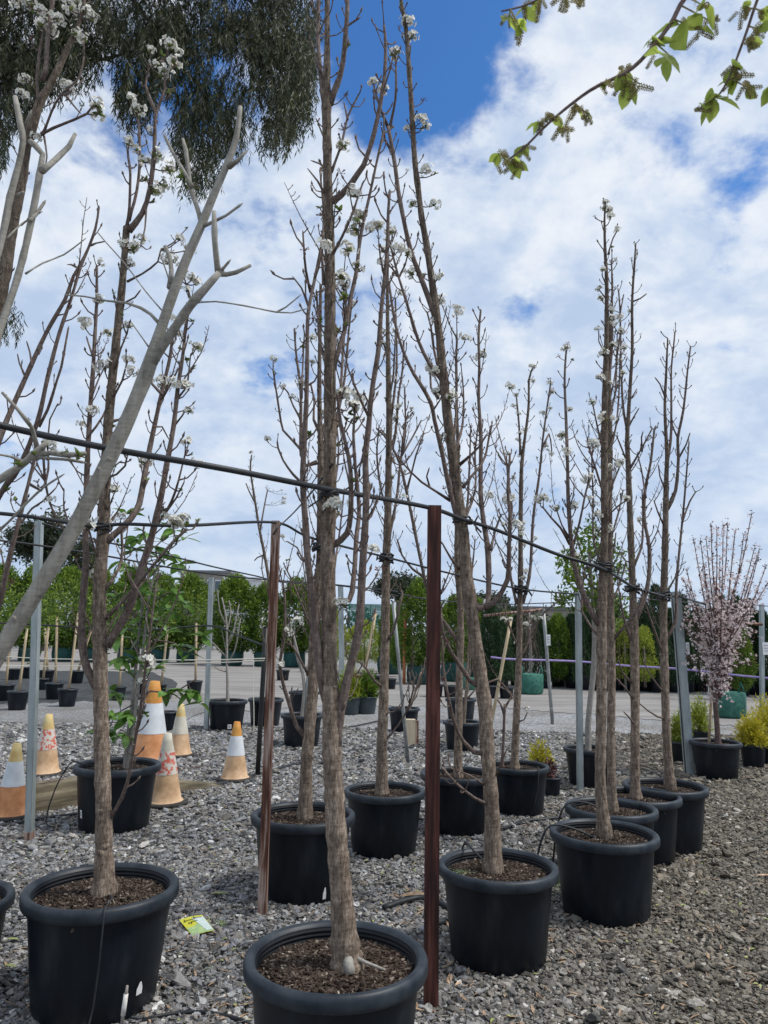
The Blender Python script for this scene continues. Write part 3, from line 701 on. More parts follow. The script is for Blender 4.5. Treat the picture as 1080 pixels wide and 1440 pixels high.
def tree(name, label, cat, group, Y, trunk, limbs, seed=1, base=None, flowers=(), tufts=(), auto_f=0, auto_t=0, auto_b=0, shoots=0, spur_gap=0.038, spur_len=(0.022, 0.085),
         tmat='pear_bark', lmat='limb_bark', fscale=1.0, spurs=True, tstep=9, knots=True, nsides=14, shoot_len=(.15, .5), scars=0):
    random.seed(seed)
    tp = parse(trunk) if isinstance(trunk, str) else trunk
    pts = catmull(tp, tstep); W = []; Rd = []
    for q in pts:
        p = P(q[0], q[1], Y); W.append(p); Rd.append(q[2] * m_per_px(p) / 2)
    if base is not None:
        b0 = Vector((W[0].x, W[0].y, base - 0.05))
        if W[0].z - b0.z > 0.012: W.insert(0, b0); Rd.insert(0, Rd[0] * 1.3); Rd[1] *= 1.12
    root_xy = (W[0].x, W[0].y, max(0.0, W[0].z + .03))
    o = empty(name, root_xy); off = Vector(root_xy)
    samples = []                                   # points of the wood that can carry spurs: (pos, tangent, radius)
    m = MB(); loc = [w - off for w in W]
    rr = []; nxt = 4; sw = 0.0
    for i, r in enumerate(Rd):
        sw *= .45
        if knots and i >= nxt: sw = random.uniform(.05, .14); nxt = i + random.randint(4, 10)
        rr.append(r * (1 + sw + (random.uniform(-.03, .03) if knots else 0)))
    m.tube(loc, rr, nsides, 0, True, 0.075 if knots else 0.02)
    tm = m                                          # the trunk's own mesh takes its spurs too
    for i in range(1, len(loc)):
        if loc[i].z > loc[0].z + (loc[-1].z - loc[0].z) * .33: samples.append((loc[i], (loc[i] - loc[i - 1]).normalized(), rr[i], m))
    if knots:
        for i in range(2, len(loc) - 1):
            if random.random() < .16:
                a = random.uniform(0, 6.28); d = Vector((math.cos(a), math.sin(a), .25)); r = rr[i]
                m.tube([loc[i] + d * r * .6, loc[i] + d * r * 1.0, loc[i] + d * r * 1.09], [r * .5, r * .4, r * .2], 6, 0, True)
    lm = []
    for li, L in enumerate(limbs):
        s, w0, w1 = L[0], L[1], L[2]; dy = L[3] if len(L) > 3 else random.choice((-1, 1)) * random.uniform(.06, .2)
        lp = parse(s); lp = catmull(lp, 16); k = len(lp); mm = MB(); pp = []; rad = []
        for i, q in enumerate(lp):
            t = i / (k - 1); e = min(1, t * 1.6); e = e * e * (3 - 2 * e)
            p = P(q[0], q[1], Y + dy * e); pp.append(p - off); rad.append(max(.0018, (w0 + (w1 - w0) * t) * m_per_px(p) / 2) * (1 + random.uniform(-.08, .1)))
        rad[0] *= 1.25
        if w1 <= 4: pp.append(pp[-1] + (pp[-1] - pp[-2]).normalized() * .012); rad.append(.0012)
        if scars:
            for i in range(2, len(rad) - 1):
                if random.random() < .3: rad[i] *= random.uniform(1.06, 1.16)
            rad[-1] *= .8
        mm.tube(pp, rad, 9 if w0 > 5 else 6, 0, True, 0.06); lm.append(mm)
        for i in range(2, len(pp) - 1): samples.append((pp[i], (pp[i] - pp[i - 1]).normalized(), rad[i], mm))
    tips = []
    def put_spurs(seq):
        side = random.uniform(0, 6.28)
        acc = 0; last = None
        for (p, t, r, mm) in seq:
            if last is not None: acc += (p - last).length
            last = p
            while acc > spur_gap:
                acc -= spur_gap * random.uniform(.7, 1.3); side += 2.4 + random.uniform(-.6, .6)
                a = t.orthogonal().normalized(); b = t.cross(a); d = a * math.cos(side) + b * math.sin(side) + t * random.uniform(.4, 1.0)
                q = p + Vector((random.uniform(-1, 1), random.uniform(-1, 1), random.uniform(-1, 1))) * .3 * r
                if random.random() < .12: continue
                tips.append(spur(mm, q, d, random.uniform(*spur_len) + r, random.uniform(.0024, .0042)))
    if spurs and samples:
        groups = {}
        for smp in samples: groups.setdefault(id(smp[3]), []).append(smp)
        for g in groups.values(): put_spurs(g)
    for _ in range(shoots):
        zt = max(q[0].z for q in samples); p, t, r, mm = random.choice([q for q in samples if q[0].z < zt * .62] or samples); a = random.uniform(0, 6.28)
        pts2 = shoot(mm, p, (math.cos(a) * .9, math.sin(a) * .9, .8), random.uniform(*shoot_len), random.uniform(.003, .0048)); tips.append(pts2[-1])
    def to_wood(px):
        """a twig that carries a cluster seen at px: grown from the nearest wood below it"""
        best = None
        for smp in samples:
            w = smp[0] + off; c = (Vector(w) - CAM); z = c.dot(_f); uu = PW / 2 + F_PX * c.dot(_r) / z; vv = PH / 2 - F_PX * c.dot(_u) / z
            du = uu - px[0]; dv = vv - px[1]; cost = abs(du) + (dv * .8 if dv > 0 else -dv * 2.5)
            if best is None or cost < best[0]: best = (cost, smp)
        p, t, r, mm = best[1]; q = P(px[0], px[1], (p + off).y + random.uniform(-.03, .03)) - off
        if (q - p).length > .012:
            mid = p.lerp(q, .5) + Vector((0, 0, -.18 * (q - p).length * .5)); mm.tube([p, mid, q], [.0036, .003, .0022], 5, 0, True)
            for _ in range(int((q - p).length / .05)): spur(mm, p.lerp(q, random.uniform(.3, .9)), rnd_dir(.6), random.uniform(.01, .03), .002)
        return q
    spots = []
    for px in flowers: spots.append((to_wood(px), 'f'))
    for px in tufts: spots.append((to_wood(px), 't'))
    hi = [t for t in tips if t.z + off.z > 1.2]; random.shuffle(hi)
    for kind, n in (('f', auto_f), ('t', auto_t), ('b', auto_b)):
        for _ in range(min(n, len(hi))): spots.append((hi.pop(), kind))
    if scars:
        for w_, r_ in [(loc, rr)]:
            for _ in range(scars):
                i = random.randint(1, len(w_) - 2); a = random.uniform(3.4, 6.0); d = Vector((math.cos(a), math.sin(a), .15)); r = r_[i]
                tm.tube([w_[i] + d * r * .7, w_[i] + d * r * 1.0, w_[i] + d * r * 1.07], [r * .42, r * .33, r * .12], 8, 0, True)
                tm.tube([w_[i] + d * r * 1.02, w_[i] + d * r * 1.1], [r * .13, r * .10], 7, 1, True)
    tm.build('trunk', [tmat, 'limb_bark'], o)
    for mm in lm: mm.build('limb', lmat, o)
    for p, kd in spots:
        src = {'f': BLOSSOMS, 't': TUFTS, 'b': BUDSETS}[kd]; sc = fscale * random.uniform(.6, 1.05)
        part({'f': 'blossom_cluster', 't': 'leaf_tuft', 'b': 'opening_buds'}[kd], random.choice(src), o, p, (random.uniform(-.5, .5), random.uniform(-.5, .5), random.uniform(0, 6.28)), (sc,) * 3)
    tag(o, label, cat, group); return o

def py(k): return POTS[k][2]
def pz(k): return POTS[k][4]
PEARS = 'columnar pear trees tied to the pipe trellis'
PT = 'pear_tree'
# the tree in the near pot
tree(PT, 'tall pear tree rising straight from the pot with a cut root stub', 'tree', PEARS, py('B'),
     '488,1352,44 484,1310,35 477,1220,29 471,1140,27 467,1060,26 465,1000,23 463,930,22 462,850,21 461,780,20 463,720,19 464,640,17 464,560,17 464,480,16 464,400,15 463,330,14 461,270,13 460,200,12 459,150,13 460,60,8 460,-60,6 458,-160,3',
     [('472,1048 482,985 497,921 505,883 510,797 515,708 514,640 518,605 523,550 532,494 536,439 544,355 546,300 548,270', 14, 4, -.12),
      ('470,1012 458,984 451,951 447,920 443,873 437,820 433,790 430,740 426,678 428,620 431,560 432,510 433,445 440,405 448,365 453,340', 13, 3.5, -.16),
      ('437,411 430,380 426,328', 4, 2.5, -.16), ('434,432 424,405 414,392', 3, 2, -.16),
      ('466,768 479,760 488,750 493,723 493,664 487,628 479,594 475,561', 9, 4, -.1),
      ('468,849 478,846 491,844 495,832 499,795 501,757 505,715 500,660 497,610 500,570', 9, 3, .14),
      ('468,520 474,500 484,467 493,419 501,383 507,333 519,278 528,236 536,200 539,187', 7, 3, .1),
      ('466,283 478,276 492,261 504,243 511,233 520,208 527,183 535,145 541,104 542,60 540,36', 9, 3.5, -.08),
      ('465,363 481,333 497,297 504,275 510,258', 5, 2.5, -.1), ('466,242 481,200 489,164 503,136', 4, 2.5, .06), ('489,168 484,146', 3, 2, .06),
      ('459,508 450,483 447,439 445,411', 5, 3, .1), ('455,400 453,355 455,300 450,240', 4, 2.5, .12), ('458,275 447,255 435,240', 3.5, 2, -.05), ('457,236 449,230 441,227', 2.5, 2, -.05),
      ('457,152 450,95 447,50 448,-20 446,-90', 7, 4, .08), ('463,146 474,118 481,95 486,50 489,-10 487,-80', 9, 4, -.06), ('484,40 492,34 504,26', 3, 3, -.06),
      ('470,800 478,745 484,690', 3, 2, .2), ('520,590 505,560 497,540', 3, 2, -.12), ('517,610 512,640 505,660', 3, 2, -.1), ('470,620 478,560 482,500 486,440 487,410', 5, 2.5, .22),
      ('468,700 476,640 474,600', 4, 2, .2)],
     seed=3, base=pz('B'), flowers=parse('503,378 482,402 495,276 505,306 483,205 497,574 508,566 480,392 500,560 485,560'), tufts=parse('450,293 478,297 502,312 486,460 470,470 446,452 515,642 475,628 490,582 503,590'),
     auto_t=8, auto_b=14, auto_f=8, shoots=18)
m = MB()                                            # the sawn root stub and root at its foot
c = P(489, 1352, py('B'))
o = empty('cut_root', c)
m.tube([(0.0, -.02, .03), (0.004, -.05, .012), (0.012, -.07, -.012)], [.016, .018, .016], 10); m.build('stub', 'grey_bark', o)
m = MB(); m.tube([(0.02, -.02, .022), (.06, -.035, .012), (.125, -.05, -.004)], [.008, .006, .004], 8); m.build('root', 'pale_twig', o)
tag(o, 'pale sawn root stub at the foot of the tall straight pear trunk', 'root')

tree(PT, 'pear tree whose dark trunk leans away over the dark red post', 'tree', PEARS, py('C'),
     '693,1214,27 693,1190,23 692,1145,21 689,1100,20 685,1050,20 682,994,20 677,960,19 671,916,18 665,877,18 661,845,20 655,800,17 652,751,15 647,718,14 641,673,14 635,629,14 629,584,13 625,540,13 621,505,12 618,472,11 613,439,11 609,406,10 604,372,9 599,339,9 593,306,8 588,265,8 583,222,7.5 578,139,7 571,42,6 564,0,5 560,-70,3',
     [('613,447 600,412 589,383 578,354 567,306 560,268 556,236 550,200 546,178', 8, 5, -.1), ('547,185 556,140 557,105 556,80', 4, 2.5, -.1), ('546,180 537,158 528,130 524,112', 4, 2.5, -.14), ('552,215 541,196 540,160', 4, 2.5, -.12),
      ('652,756 640,718 629,673 620,629 611,591 606,567 593,543 582,526 569,499 559,468 553,439 547,397', 8, 3, -.18),
      ('622,535 604,512 589,481 578,446 567,410 560,388 549,346', 6, 2.5, -.1), ('561,390 570,372 574,355', 3, 2, -.1), ('559,388 552,378 546,372', 3, 2, -.1),
      ('619,530 610,490 606,460 601,440', 4, 2.5, .1), ('616,560 606,545 605,525', 4, 2.5, .1),
      ('666,856 678,855 686,850 687,800 685,765 680,735 676,696 676,651 676,607 673,562 674,517 673,472 676,437', 9, 3, .14),
      ('682,854 694,848 706,832 714,815 716,770 717,720 714,690 717,640', 8, 3, -.12), ('690,773 696,748 704,725', 4, 2.5, .14),
      ('647,653 662,640 673,629 684,612', 4, 2.5, -.1), ('651,686 662,671 676,655 683,640 690,600', 4, 2.5, .1), ('646,801 634,785 622,764', 4, 2.5, -.1),
      ('633,704 613,691 593,678 578,664 568,653 560,642', 3.5, 2.2, -.22), ('604,684 600,670 603,660', 2.5, 2, -.22),
      ('674,966 661,957 649,939 636,920 624,895 620,873 617,840', 7, 4, -.2), ('683,1060 667,1058 651,1042 639,1017 630,978 623,936 622,897', 6, 3, -.24),
      ('689,1132 667,1122 641,1101 622,1080', 4.5, 3, -.22), ('682,1104 660,1090 635,1081', 2.6, 2, -.2), ('698,1090 706,1070 713,1053', 2.6, 2, -.14),
      ('636,630 640,600 642,560 641,510 643,477', 4, 2.5, .2), ('638,640 650,600 652,560 650,530', 4, 2, .22), ('681,962 700,955 720,980 725,985', 3, 2, .1), ('650,740 668,690 668,640 672,600', 4, 2, .25)],
     seed=5, base=pz('C'), flowers=parse('573,33 578,55 592,172 573,183 601,242 579,289 609,289 547,328 560,352 572,358 537,353 534,372 621,425 642,440 612,453 604,522 617,524 678,502 617,392 618,553 598,180 555,78 525,119 540,128'),
     tufts=parse('597,387 566,7 612,245'), auto_b=26, auto_f=10, shoots=22)

tree(PT, 'blossoming pear tree with two heavy side limbs in the pot with the drip tube', 'tree', PEARS, py('A'),
     '147,1246,32 146,1215,26 146,1150,22 144,1080,21 142,1000,20 141,950,20 140,887,19 140,825,18 143,783,17 145,752,17 147,698,15 151,614,13 158,531,12 164,475,11 171,410,10 175,360,9 178,319,9.5',
     [('136,965 122,940 116,908 115,867 118,825 121,787 120,752 122,670 126,587 131,517 134,460 136,420 136,375', 12, 3.5, .1),
      ('149,908 167,881 180,858 190,829 199,798 209,769 220,727 228,690 234,655 244,600 250,545 257,500 262,448', 13, 4, -.12),
      ('149,762 167,746 184,729 196,708 203,670 214,614 228,550 239,503 243,470', 10, 4, .12),
      ('148,870 174,844 197,817 222,787 247,758 261,746', 5.5, 4, -.2), ('148,828 167,800 172,773 171,750', 5, 3.5, .15),
      ('178,322 182,292 183,260 183,236 180,220', 5, 3, -.06), ('181,310 192,270 197,222 195,178 192,160', 5, 3, .06), ('181,325 200,300 211,264 217,208 219,160 232,125 229,86', 8, 3.5, -.05), ('219,158 205,120 210,95', 4, 2.5, .05),
      ('206,284 204,320 198,345', 3, 2, -.05), ('179,396 200,385 222,368 226,352', 3.2, 2.2, -.1), ('177,425 190,418 196,410', 2.5, 2, -.08), ('161,520 170,490 178,470', 4, 2.5, -.08), ('158,560 172,535 178,512', 4, 2.5, -.08),
      ('153,594 168,590 180,575', 4.5, 3, .1), ('151,672 164,667 176,655 178,645 173,636', 3.5, 2.5, -.1), ('149,690 155,660 168,650', 3, 2, -.1), ('123,615 135,600 145,585 155,560', 3.5, 2.5, .1),
      ('128,560 140,530 148,515', 3, 2, .1), ('132,505 125,485 122,475', 3, 2, .1), ('228,555 214,540 212,515 216,500', 3.5, 2.5, .12), ('228,560 240,540 250,520', 3.5, 2.5, -.05),
      ('244,600 256,585 262,575', 3, 2, -.1), ('250,560 262,545 268,500', 3, 2, -.1), ('216,600 228,600 236,615', 3, 2, .12), ('225,720 236,715 247,690 255,660 260,640', 4, 2.5, -.1), ('222,735 232,722 248,700 258,680', 4, 2.2, -.05),
      ('157,1148 177,1107 189,1046 199,984 208,911 216,850 223,801', 5.5, 2.5, -.25), ('141,790 132,770 125,745', 4, 2.5, -.1), ('262,450 268,420 262,400', 3.5, 2.5, -.05)],
     seed=8, base=pz('A'), flowers=parse('212,72 238,66 218,92 246,92 228,108 250,75 196,158 212,186 178,203 192,212 222,222 230,264 215,270 171,345 187,352 183,372 140,371 252,338 265,352 258,385 275,400 262,410 270,392 180,461 180,508 186,526 262,545 266,580 226,536 276,490 128,580 265,624 254,735 243,738 125,744 150,740 205,652 160,692 205,935 146,738 200,338 237,240'),
     tufts=parse('200,250 205,254 216,285 228,80 262,322 270,452 180,640 268,640 255,690 160,600 262,740'), auto_f=18, auto_t=16, auto_b=10, shoots=14, fscale=.95)

tree(PT, 'slim pear tree tipped with white blossom in the pot with the looped tube', 'tree', PEARS, py('D'),
     '849,1162,20 847,1140,17 844,1099,15 845,1040,14 846,960,14 846,893,14 847,838,13 850,755,10 850,671,10 850,600,9 851,548,8 853,465,6.5 853,395,5 851,353,4 850,312,3 851,290,2',
     [('843,878 831,860 817,827 808,796 803,760 799,700 798,650 796,590 794,534 796,494', 8, 2.5, -.12), ('801,765 788,742 775,728 764,714', 3.5, 2.5, -.12), ('803,760 790,738 783,718', 3, 2, -.12), ('805,770 815,735 822,700 828,676', 3.5, 2.5, -.1),
      ('855,358 862,335 867,326', 2.2, 1.8, .05), ('852,400 847,388', 2, 1.6, -.03), ('852,420 843,408', 2, 1.6, -.03), ('850,700 838,660 828,630 826,620', 3.5, 2, -.1), ('849,720 862,680 872,655', 3.5, 2, .1),
      ('850,640 840,600 834,570', 3.2, 2, -.08), ('851,600 864,560 868,500 872,470', 3.2, 1.8, .08), ('851,560 860,500 861,420 860,372', 4, 1.8, .1), ('848,800 835,760 834,700 832,640', 3.5, 2, .12), ('846,900 830,880 818,860 822,800', 4, 2, .16),
      ('852,500 842,480 842,466', 2, 1.6, -.05), ('849,745 860,720 880,704', 3, 2, -.06)],
     seed=9, base=pz('D'), flowers=parse('852,286 849,293 856,296 867,324 863,368 847,380 843,407 858,437 859,450 842,464 873,467 862,487 848,500 844,534 858,541 833,567 860,590 833,625 873,653 828,675 882,703 783,717 764,703 796,491 803,577 838,628 869,655'),
     auto_f=14, auto_t=8, auto_b=14, shoots=18, fscale=.85, spur_gap=.04)
tree(PT, 'slim pear tree standing half behind the trunk of the one with white tip', 'tree', PEARS, py('D2'),
     '861,1131,15 860,1100,12 859,1040,11.5 860,960,11 859,893,11 858,838,10 857,782,9 857,700,8 858,620,7 857,548,5 858,465,4 861,409,3 860,372,2',
     [('861,900 875,885 885,874 897,856 905,838', 5, 3, -.1), ('858,760 870,720 876,690', 3, 2, .1), ('857,640 866,600 870,560 872,500', 3, 2, .1), ('858,700 848,660 846,610', 3, 2, .1), ('858,560 866,520 868,470', 2.6, 1.8, .08), ('859,850 872,820 880,790', 3, 2, .1)],
     seed=10, base=pz('D2'), auto_f=8, auto_t=4, auto_b=8, shoots=8, fscale=.8, spur_gap=.04)
tree(PT, 'bare slim pear tree with one tall second leader in the third lane row pot', 'tree', PEARS, py('D3'),
     '894,1118,16 893,1095,13 893,1040,12 893,960,12 892,893,12 890,838,10 888,782,9 885,699,8 883,643,7 882,617,6 885,562,5 889,492,4 889,423,3.4 893,360,2.6 894,342,1.8',
     [('893,874 905,845 912,815 913,770 906,730 907,690 915,650 920,605 922,600', 7, 2.5, .1), ('908,700 902,660 897,640', 3, 2, .12), ('884,662 897,640 908,620 917,603', 3.5, 2, -.1), ('903,635 902,615 904,608', 2.4, 1.8, -.1),
      ('890,424 900,420 908,414', 2.2, 1.8, -.05), ('883,610 876,570 873,500 872,440 870,410', 4, 2, .1), ('872,440 877,415', 2, 1.6, .1), ('882,650 872,625 868,615', 3, 2, -.1), ('884,600 892,585 898,575', 2.4, 1.8, .05),
      ('888,560 895,548', 2, 1.6, .05), ('889,800 902,770 904,740 903,690', 4, 2, .15), ('887,960 875,945 870,930', 3, 2, -.1), ('891,905 880,880 872,840 868,810', 4, 2, -.12), ('893,1020 884,1008 878,1002', 2.6, 2, -.1), ('891,985 880,968 868,955', 2.4, 1.8, -.1)],
     seed=12, base=pz('D3'), auto_t=5, auto_f=3, auto_b=8, shoots=8, fscale=.8, spur_gap=.04)
tree(PT, 'bare slim pear tree with three upright tips before the leaning steel post', 'tree', PEARS, py('D4'),
     '942,1098,15 940,1075,12 937,1021,11 935,963,11 933,866,10 935,782,9 936,727,8 937,671,6.5 938,640,5.5 935,576,4 937,520,3.2 939,476,2',
     [('937,660 943,620 944,580 944,520 947,490 949,468', 4.5, 2, .08), ('938,716 950,690 954,643 953,617 961,576 967,520 971,488', 5.5, 2, -.08), ('954,618 946,600 944,580', 2.5, 1.8, .05), ('937,898 950,874 951,824 956,768 961,718 965,671 969,622', 5, 2, .1),
      ('959,735 970,705 978,692', 2.6, 2, .1), ('934,740 925,720 920,705', 2.6, 2, -.1), ('936,690 928,670 926,655', 2.4, 1.8, -.1), ('934,925 918,880 908,850 906,840', 3.5, 2, -.12), ('935,1010 925,1008 912,1000 900,990', 3, 2, -.1),
      ('934,975 915,950 905,930', 2.2, 1.6, -.1), ('936,560 928,540 922,532', 2.4, 1.8, -.05), ('954,645 965,625 970,610', 2.4, 1.8, -.06), ('936,835 948,815 952,805', 2.6, 2, .1)],
     seed=13, base=pz('D4'), auto_t=4, auto_b=12, shoots=6, fscale=.8, spur_gap=.04)
tree(PT, 'pear tree with a pale trunk foot in the pot behind the worn rusty post', 'tree', PEARS, py('J'),
     '429,1142,21 430,1110,18 431,1073,16 436,1018,16 440,962,15 441,907,14 445,851,13 450,795,12 451,740,11 451,690,10 451,633,8.5 450,600,7 449,540,6 450,470,5 451,400,4',
     [('430,1037 417,1021 406,987 397,957 394,929 400,896 401,851 398,820', 6.5, 3, -.12), ('434,950 426,935 419,921 412,910 404,904', 3.4, 2.4, -.1), ('437,884 428,860 419,837 410,815 404,803', 3.5, 2, -.1),
      ('446,650 430,655 424,640 423,600 423,550 418,510 416,494 414,463', 6, 2.5, .12), ('423,632 410,618 398,605 393,580 390,560 384,520', 3.5, 2.4, .1), ('425,680 412,667 398,647 391,630 390,622', 3.5, 2.5, .1), ('423,590 412,570 405,552 400,546', 2.5, 2, .1),
      ('450,610 441,590 442,565 437,540', 4, 2.5, .1), ('424,560 426,510 428,470', 3, 2, .14), ('451,700 460,640 470,600 480,560 486,520 490,470 495,420', 5, 2.5, .2), ('436,795 425,785 418,770 405,762', 3, 2, .1)],
     seed=14, base=pz('J'), flowers=parse('384,507 400,545 412,560 424,541 427,538'), auto_f=12, auto_t=14, auto_b=8, shoots=16, fscale=.8)
tree(PT, 'straight pear tree in the pot between the two rusty posts', 'tree', PEARS, py('I'),
     '537,1114,20 537,1090,16 537,1045,14.5 539,1000,14 540,962,13 542,879,12 543,795,11 545,740,10.5 546,678,9 547,590,8 546,522,7 545,439,5 545,380,4 546,335,3',
     [('541,905 552,890 558,870 562,850 566,835', 4.5, 3, -.1), ('540,968 527,958 515,940 505,930', 4, 2.6, -.12), ('548,605 556,540 558,500 557,460 556,420', 4, 2.2, .1), ('546,640 556,610 560,560 566,520 568,480', 4, 2.2, .1),
      ('547,560 553,530 556,470', 3, 2, -.06), ('545,500 536,470 533,440', 3, 2, .06), ('546,760 558,700 563,650 570,610 569,545', 4.5, 2.2, .12), ('545,720 536,690 530,640 533,600', 3.5, 2, .12), ('565,640 580,615 592,592', 3, 2, .12), ('567,625 569,600 574,580', 2.4, 1.8, .12),
      ('539,1010 545,1003 556,1000 566,992', 2.6, 2, -.06), ('538,1045 560,1020 576,990 583,955 578,940', 3, 2, -.1), ('566,600 572,590 580,580', 2, 1.8, .1)],
     seed=15, base=pz('I'), auto_f=14, auto_t=10, auto_b=18, shoots=20, fscale=.8)
tree(PT, 'pear tree with a long limb reaching sideways past the dark red post', 'tree', PEARS, py('H'),
     '644,1090,14 644,1060,11.5 645,1013,11 646,955,10 648,897,9.5 647,840,9 643,800,8 643,740,7 644,680,6 644,629,5 642,562,4 642,480,2.4',
     [('646,905 628,880 612,855 600,825 592,790 584,751 575,706 563,655 552,630 540,612 530,603', 6, 3, -.15), ('597,812 580,800 565,780 559,760', 3.4, 2.4, -.14), ('572,690 580,660 585,640 596,610', 3, 2, -.12), ('563,655 566,620 571,590', 2.6, 2, -.12), ('600,830 606,800 612,780', 2.4, 1.8, -.14),
      ('644,760 656,720 660,660 662,600', 4, 2, .12), ('644,720 634,690 632,640', 3, 2, .12), ('645,860 660,830 664,800 668,760', 3.5, 2, .12), ('645,1000 655,985 660,950 661,900', 3, 2, .1)],
     seed=16, base=pz('H'), auto_f=2, auto_t=5, auto_b=10, shoots=10, fscale=.75)
tree(PT, 'slender pear tree covered in small blossom clusters beside the leaning bamboo stake', 'tree', PEARS, py('Gp'),
     '724,1078,13 724,1060,10.5 726,1010,10 728,974,9.5 730,916,8.5 731,858,8 732,800,7 732,755,6.5 733,671,5.5 735,640,4.5 743,576,3.4 744,534,2.8 750,515,2',
     [('732,640 730,600 728,576 726,556', 3.5, 2, -.08), ('735,848 742,822 746,796 750,727 758,671 763,620 767,590 774,541', 5, 2.2, .1), ('727,850 718,810 717,755 720,713 714,670 712,642', 4, 2.2, -.1), ('762,630 772,610 776,634', 2.4, 1.8, .1), ('719,760 708,740 700,725', 3, 2, -.1),
      ('730,912 720,890 712,866 710,850', 2.6, 2, -.1), ('729,930 742,905 752,880 765,862 785,845', 3, 2, .1), ('727,1016 737,1012 741,1003', 2, 1.8, -.05), ('728,985 716,972 700,965', 2, 1.6, -.1)],
     seed=17, base=pz('Gp'), flowers=parse('747,516 752,518 773,540 776,552 726,556 722,572 729,583 732,611 728,620 712,640 718,650 767,606 770,634 776,640 741,998 740,880 728,905'), auto_f=26, auto_t=12, auto_b=8, shoots=12, fscale=.8, spur_gap=.04)
tree(PT, 'dark pear tree at the border, its trunk rooted outside the picture', 'tree', PEARS, py('N'),
     '-78,1265,32 -74,1200,26 -66,1100,24 -58,980,22 -50,860,21 -40,740,20 -28,620,19 -16,500,18 6,389,17 17,319,15 31,250,14 36,208,13 42,189,13 56,144,12 72,117,10 92,75,8 106,44,6 117,11,5 122,-40,4',
     [('-32,690 -10,640 12,585 36,531 64,470 92,420 103,389 119,361 134,322 139,292', 9, 3, .14), ('-40,760 -15,720 10,680 28,656 53,592 67,531 83,470 100,420 112,380 119,362', 9, 3.5, -.1), ('54,600 67,576 80,535 86,517 96,462', 5, 3, -.05),
      ('-50,910 -20,880 0,846 6,817 16,774 25,739 39,684 50,640', 10, 4, -.12), ('60,112 64,100 67,55 74,0 76,-40', 7, 5, .06), ('54,148 52,111 56,70 64,30', 5, 3, .06), ('60,190 78,145 95,125 112,108 118,80', 4, 2.5, -.08), ('53,192 75,180 105,168 122,160 130,150', 4.5, 3, -.1), ('93,135 105,150 112,158', 3, 2, -.1),
      ('62,192 66,220 63,240', 3, 2, -.06), ('40,680 58,690 68,660 66,620', 4, 2.5, .1), ('60,620 64,680 75,720 90,745 98,760', 4, 3, .1), ('30,735 45,715 60,705 75,690', 3.4, 2.4, .1), ('112,378 100,372 97,372', 3, 2, -.1), ('128,345 135,342 145,340', 3, 2.4, .1), ('60,640 68,610 70,590 80,570', 3, 2, .1),
      ('36,531 27,510 25,500', 3, 2, .1), ('45,515 42,495 38,482', 3, 2, .1), ('98,740 90,715 90,690', 3, 2, .1)],
     seed=20, base=pz('N'), flowers=parse('28,5 45,10 58,20 80,30 70,42 95,5 110,10 122,20 130,25 118,55 105,48 35,115 30,137 92,122 98,130 138,160 135,150 50,195 100,15 62,35 70,705 66,630'), tufts=parse('38,5 55,35 10,690 22,705'), auto_b=14, auto_t=4, shoots=4, spur_gap=.08)
tree('bare_sapling', 'thin twiggy sapling showing beside the worn rusty post', 'tree', None, py('K'),
     '376,984,6 378,940,5 380,900,4.5 381,850,4.5 378,815,4.5 371,775,4 364,740,3.5 358,700,3 352,660,2.6 354,640,2',
     [('366,745 372,710 376,690', 2.4, 1.8, .1), ('360,710 350,690 346,680', 2, 1.6, .1), ('372,780 362,784 358,788', 2, 1.6, .1), ('379,840 368,800 372,770', 2, 1.6, .1), ('380,870 388,830 396,800', 2.4, 1.8, .1)],
     seed=21, base=pz('K'), flowers=parse('353,637 399,702 399,708'), tufts=parse('396,690 402,695'), auto_t=3, auto_b=4, shoots=3, fscale=1.2, knots=False, nsides=8)

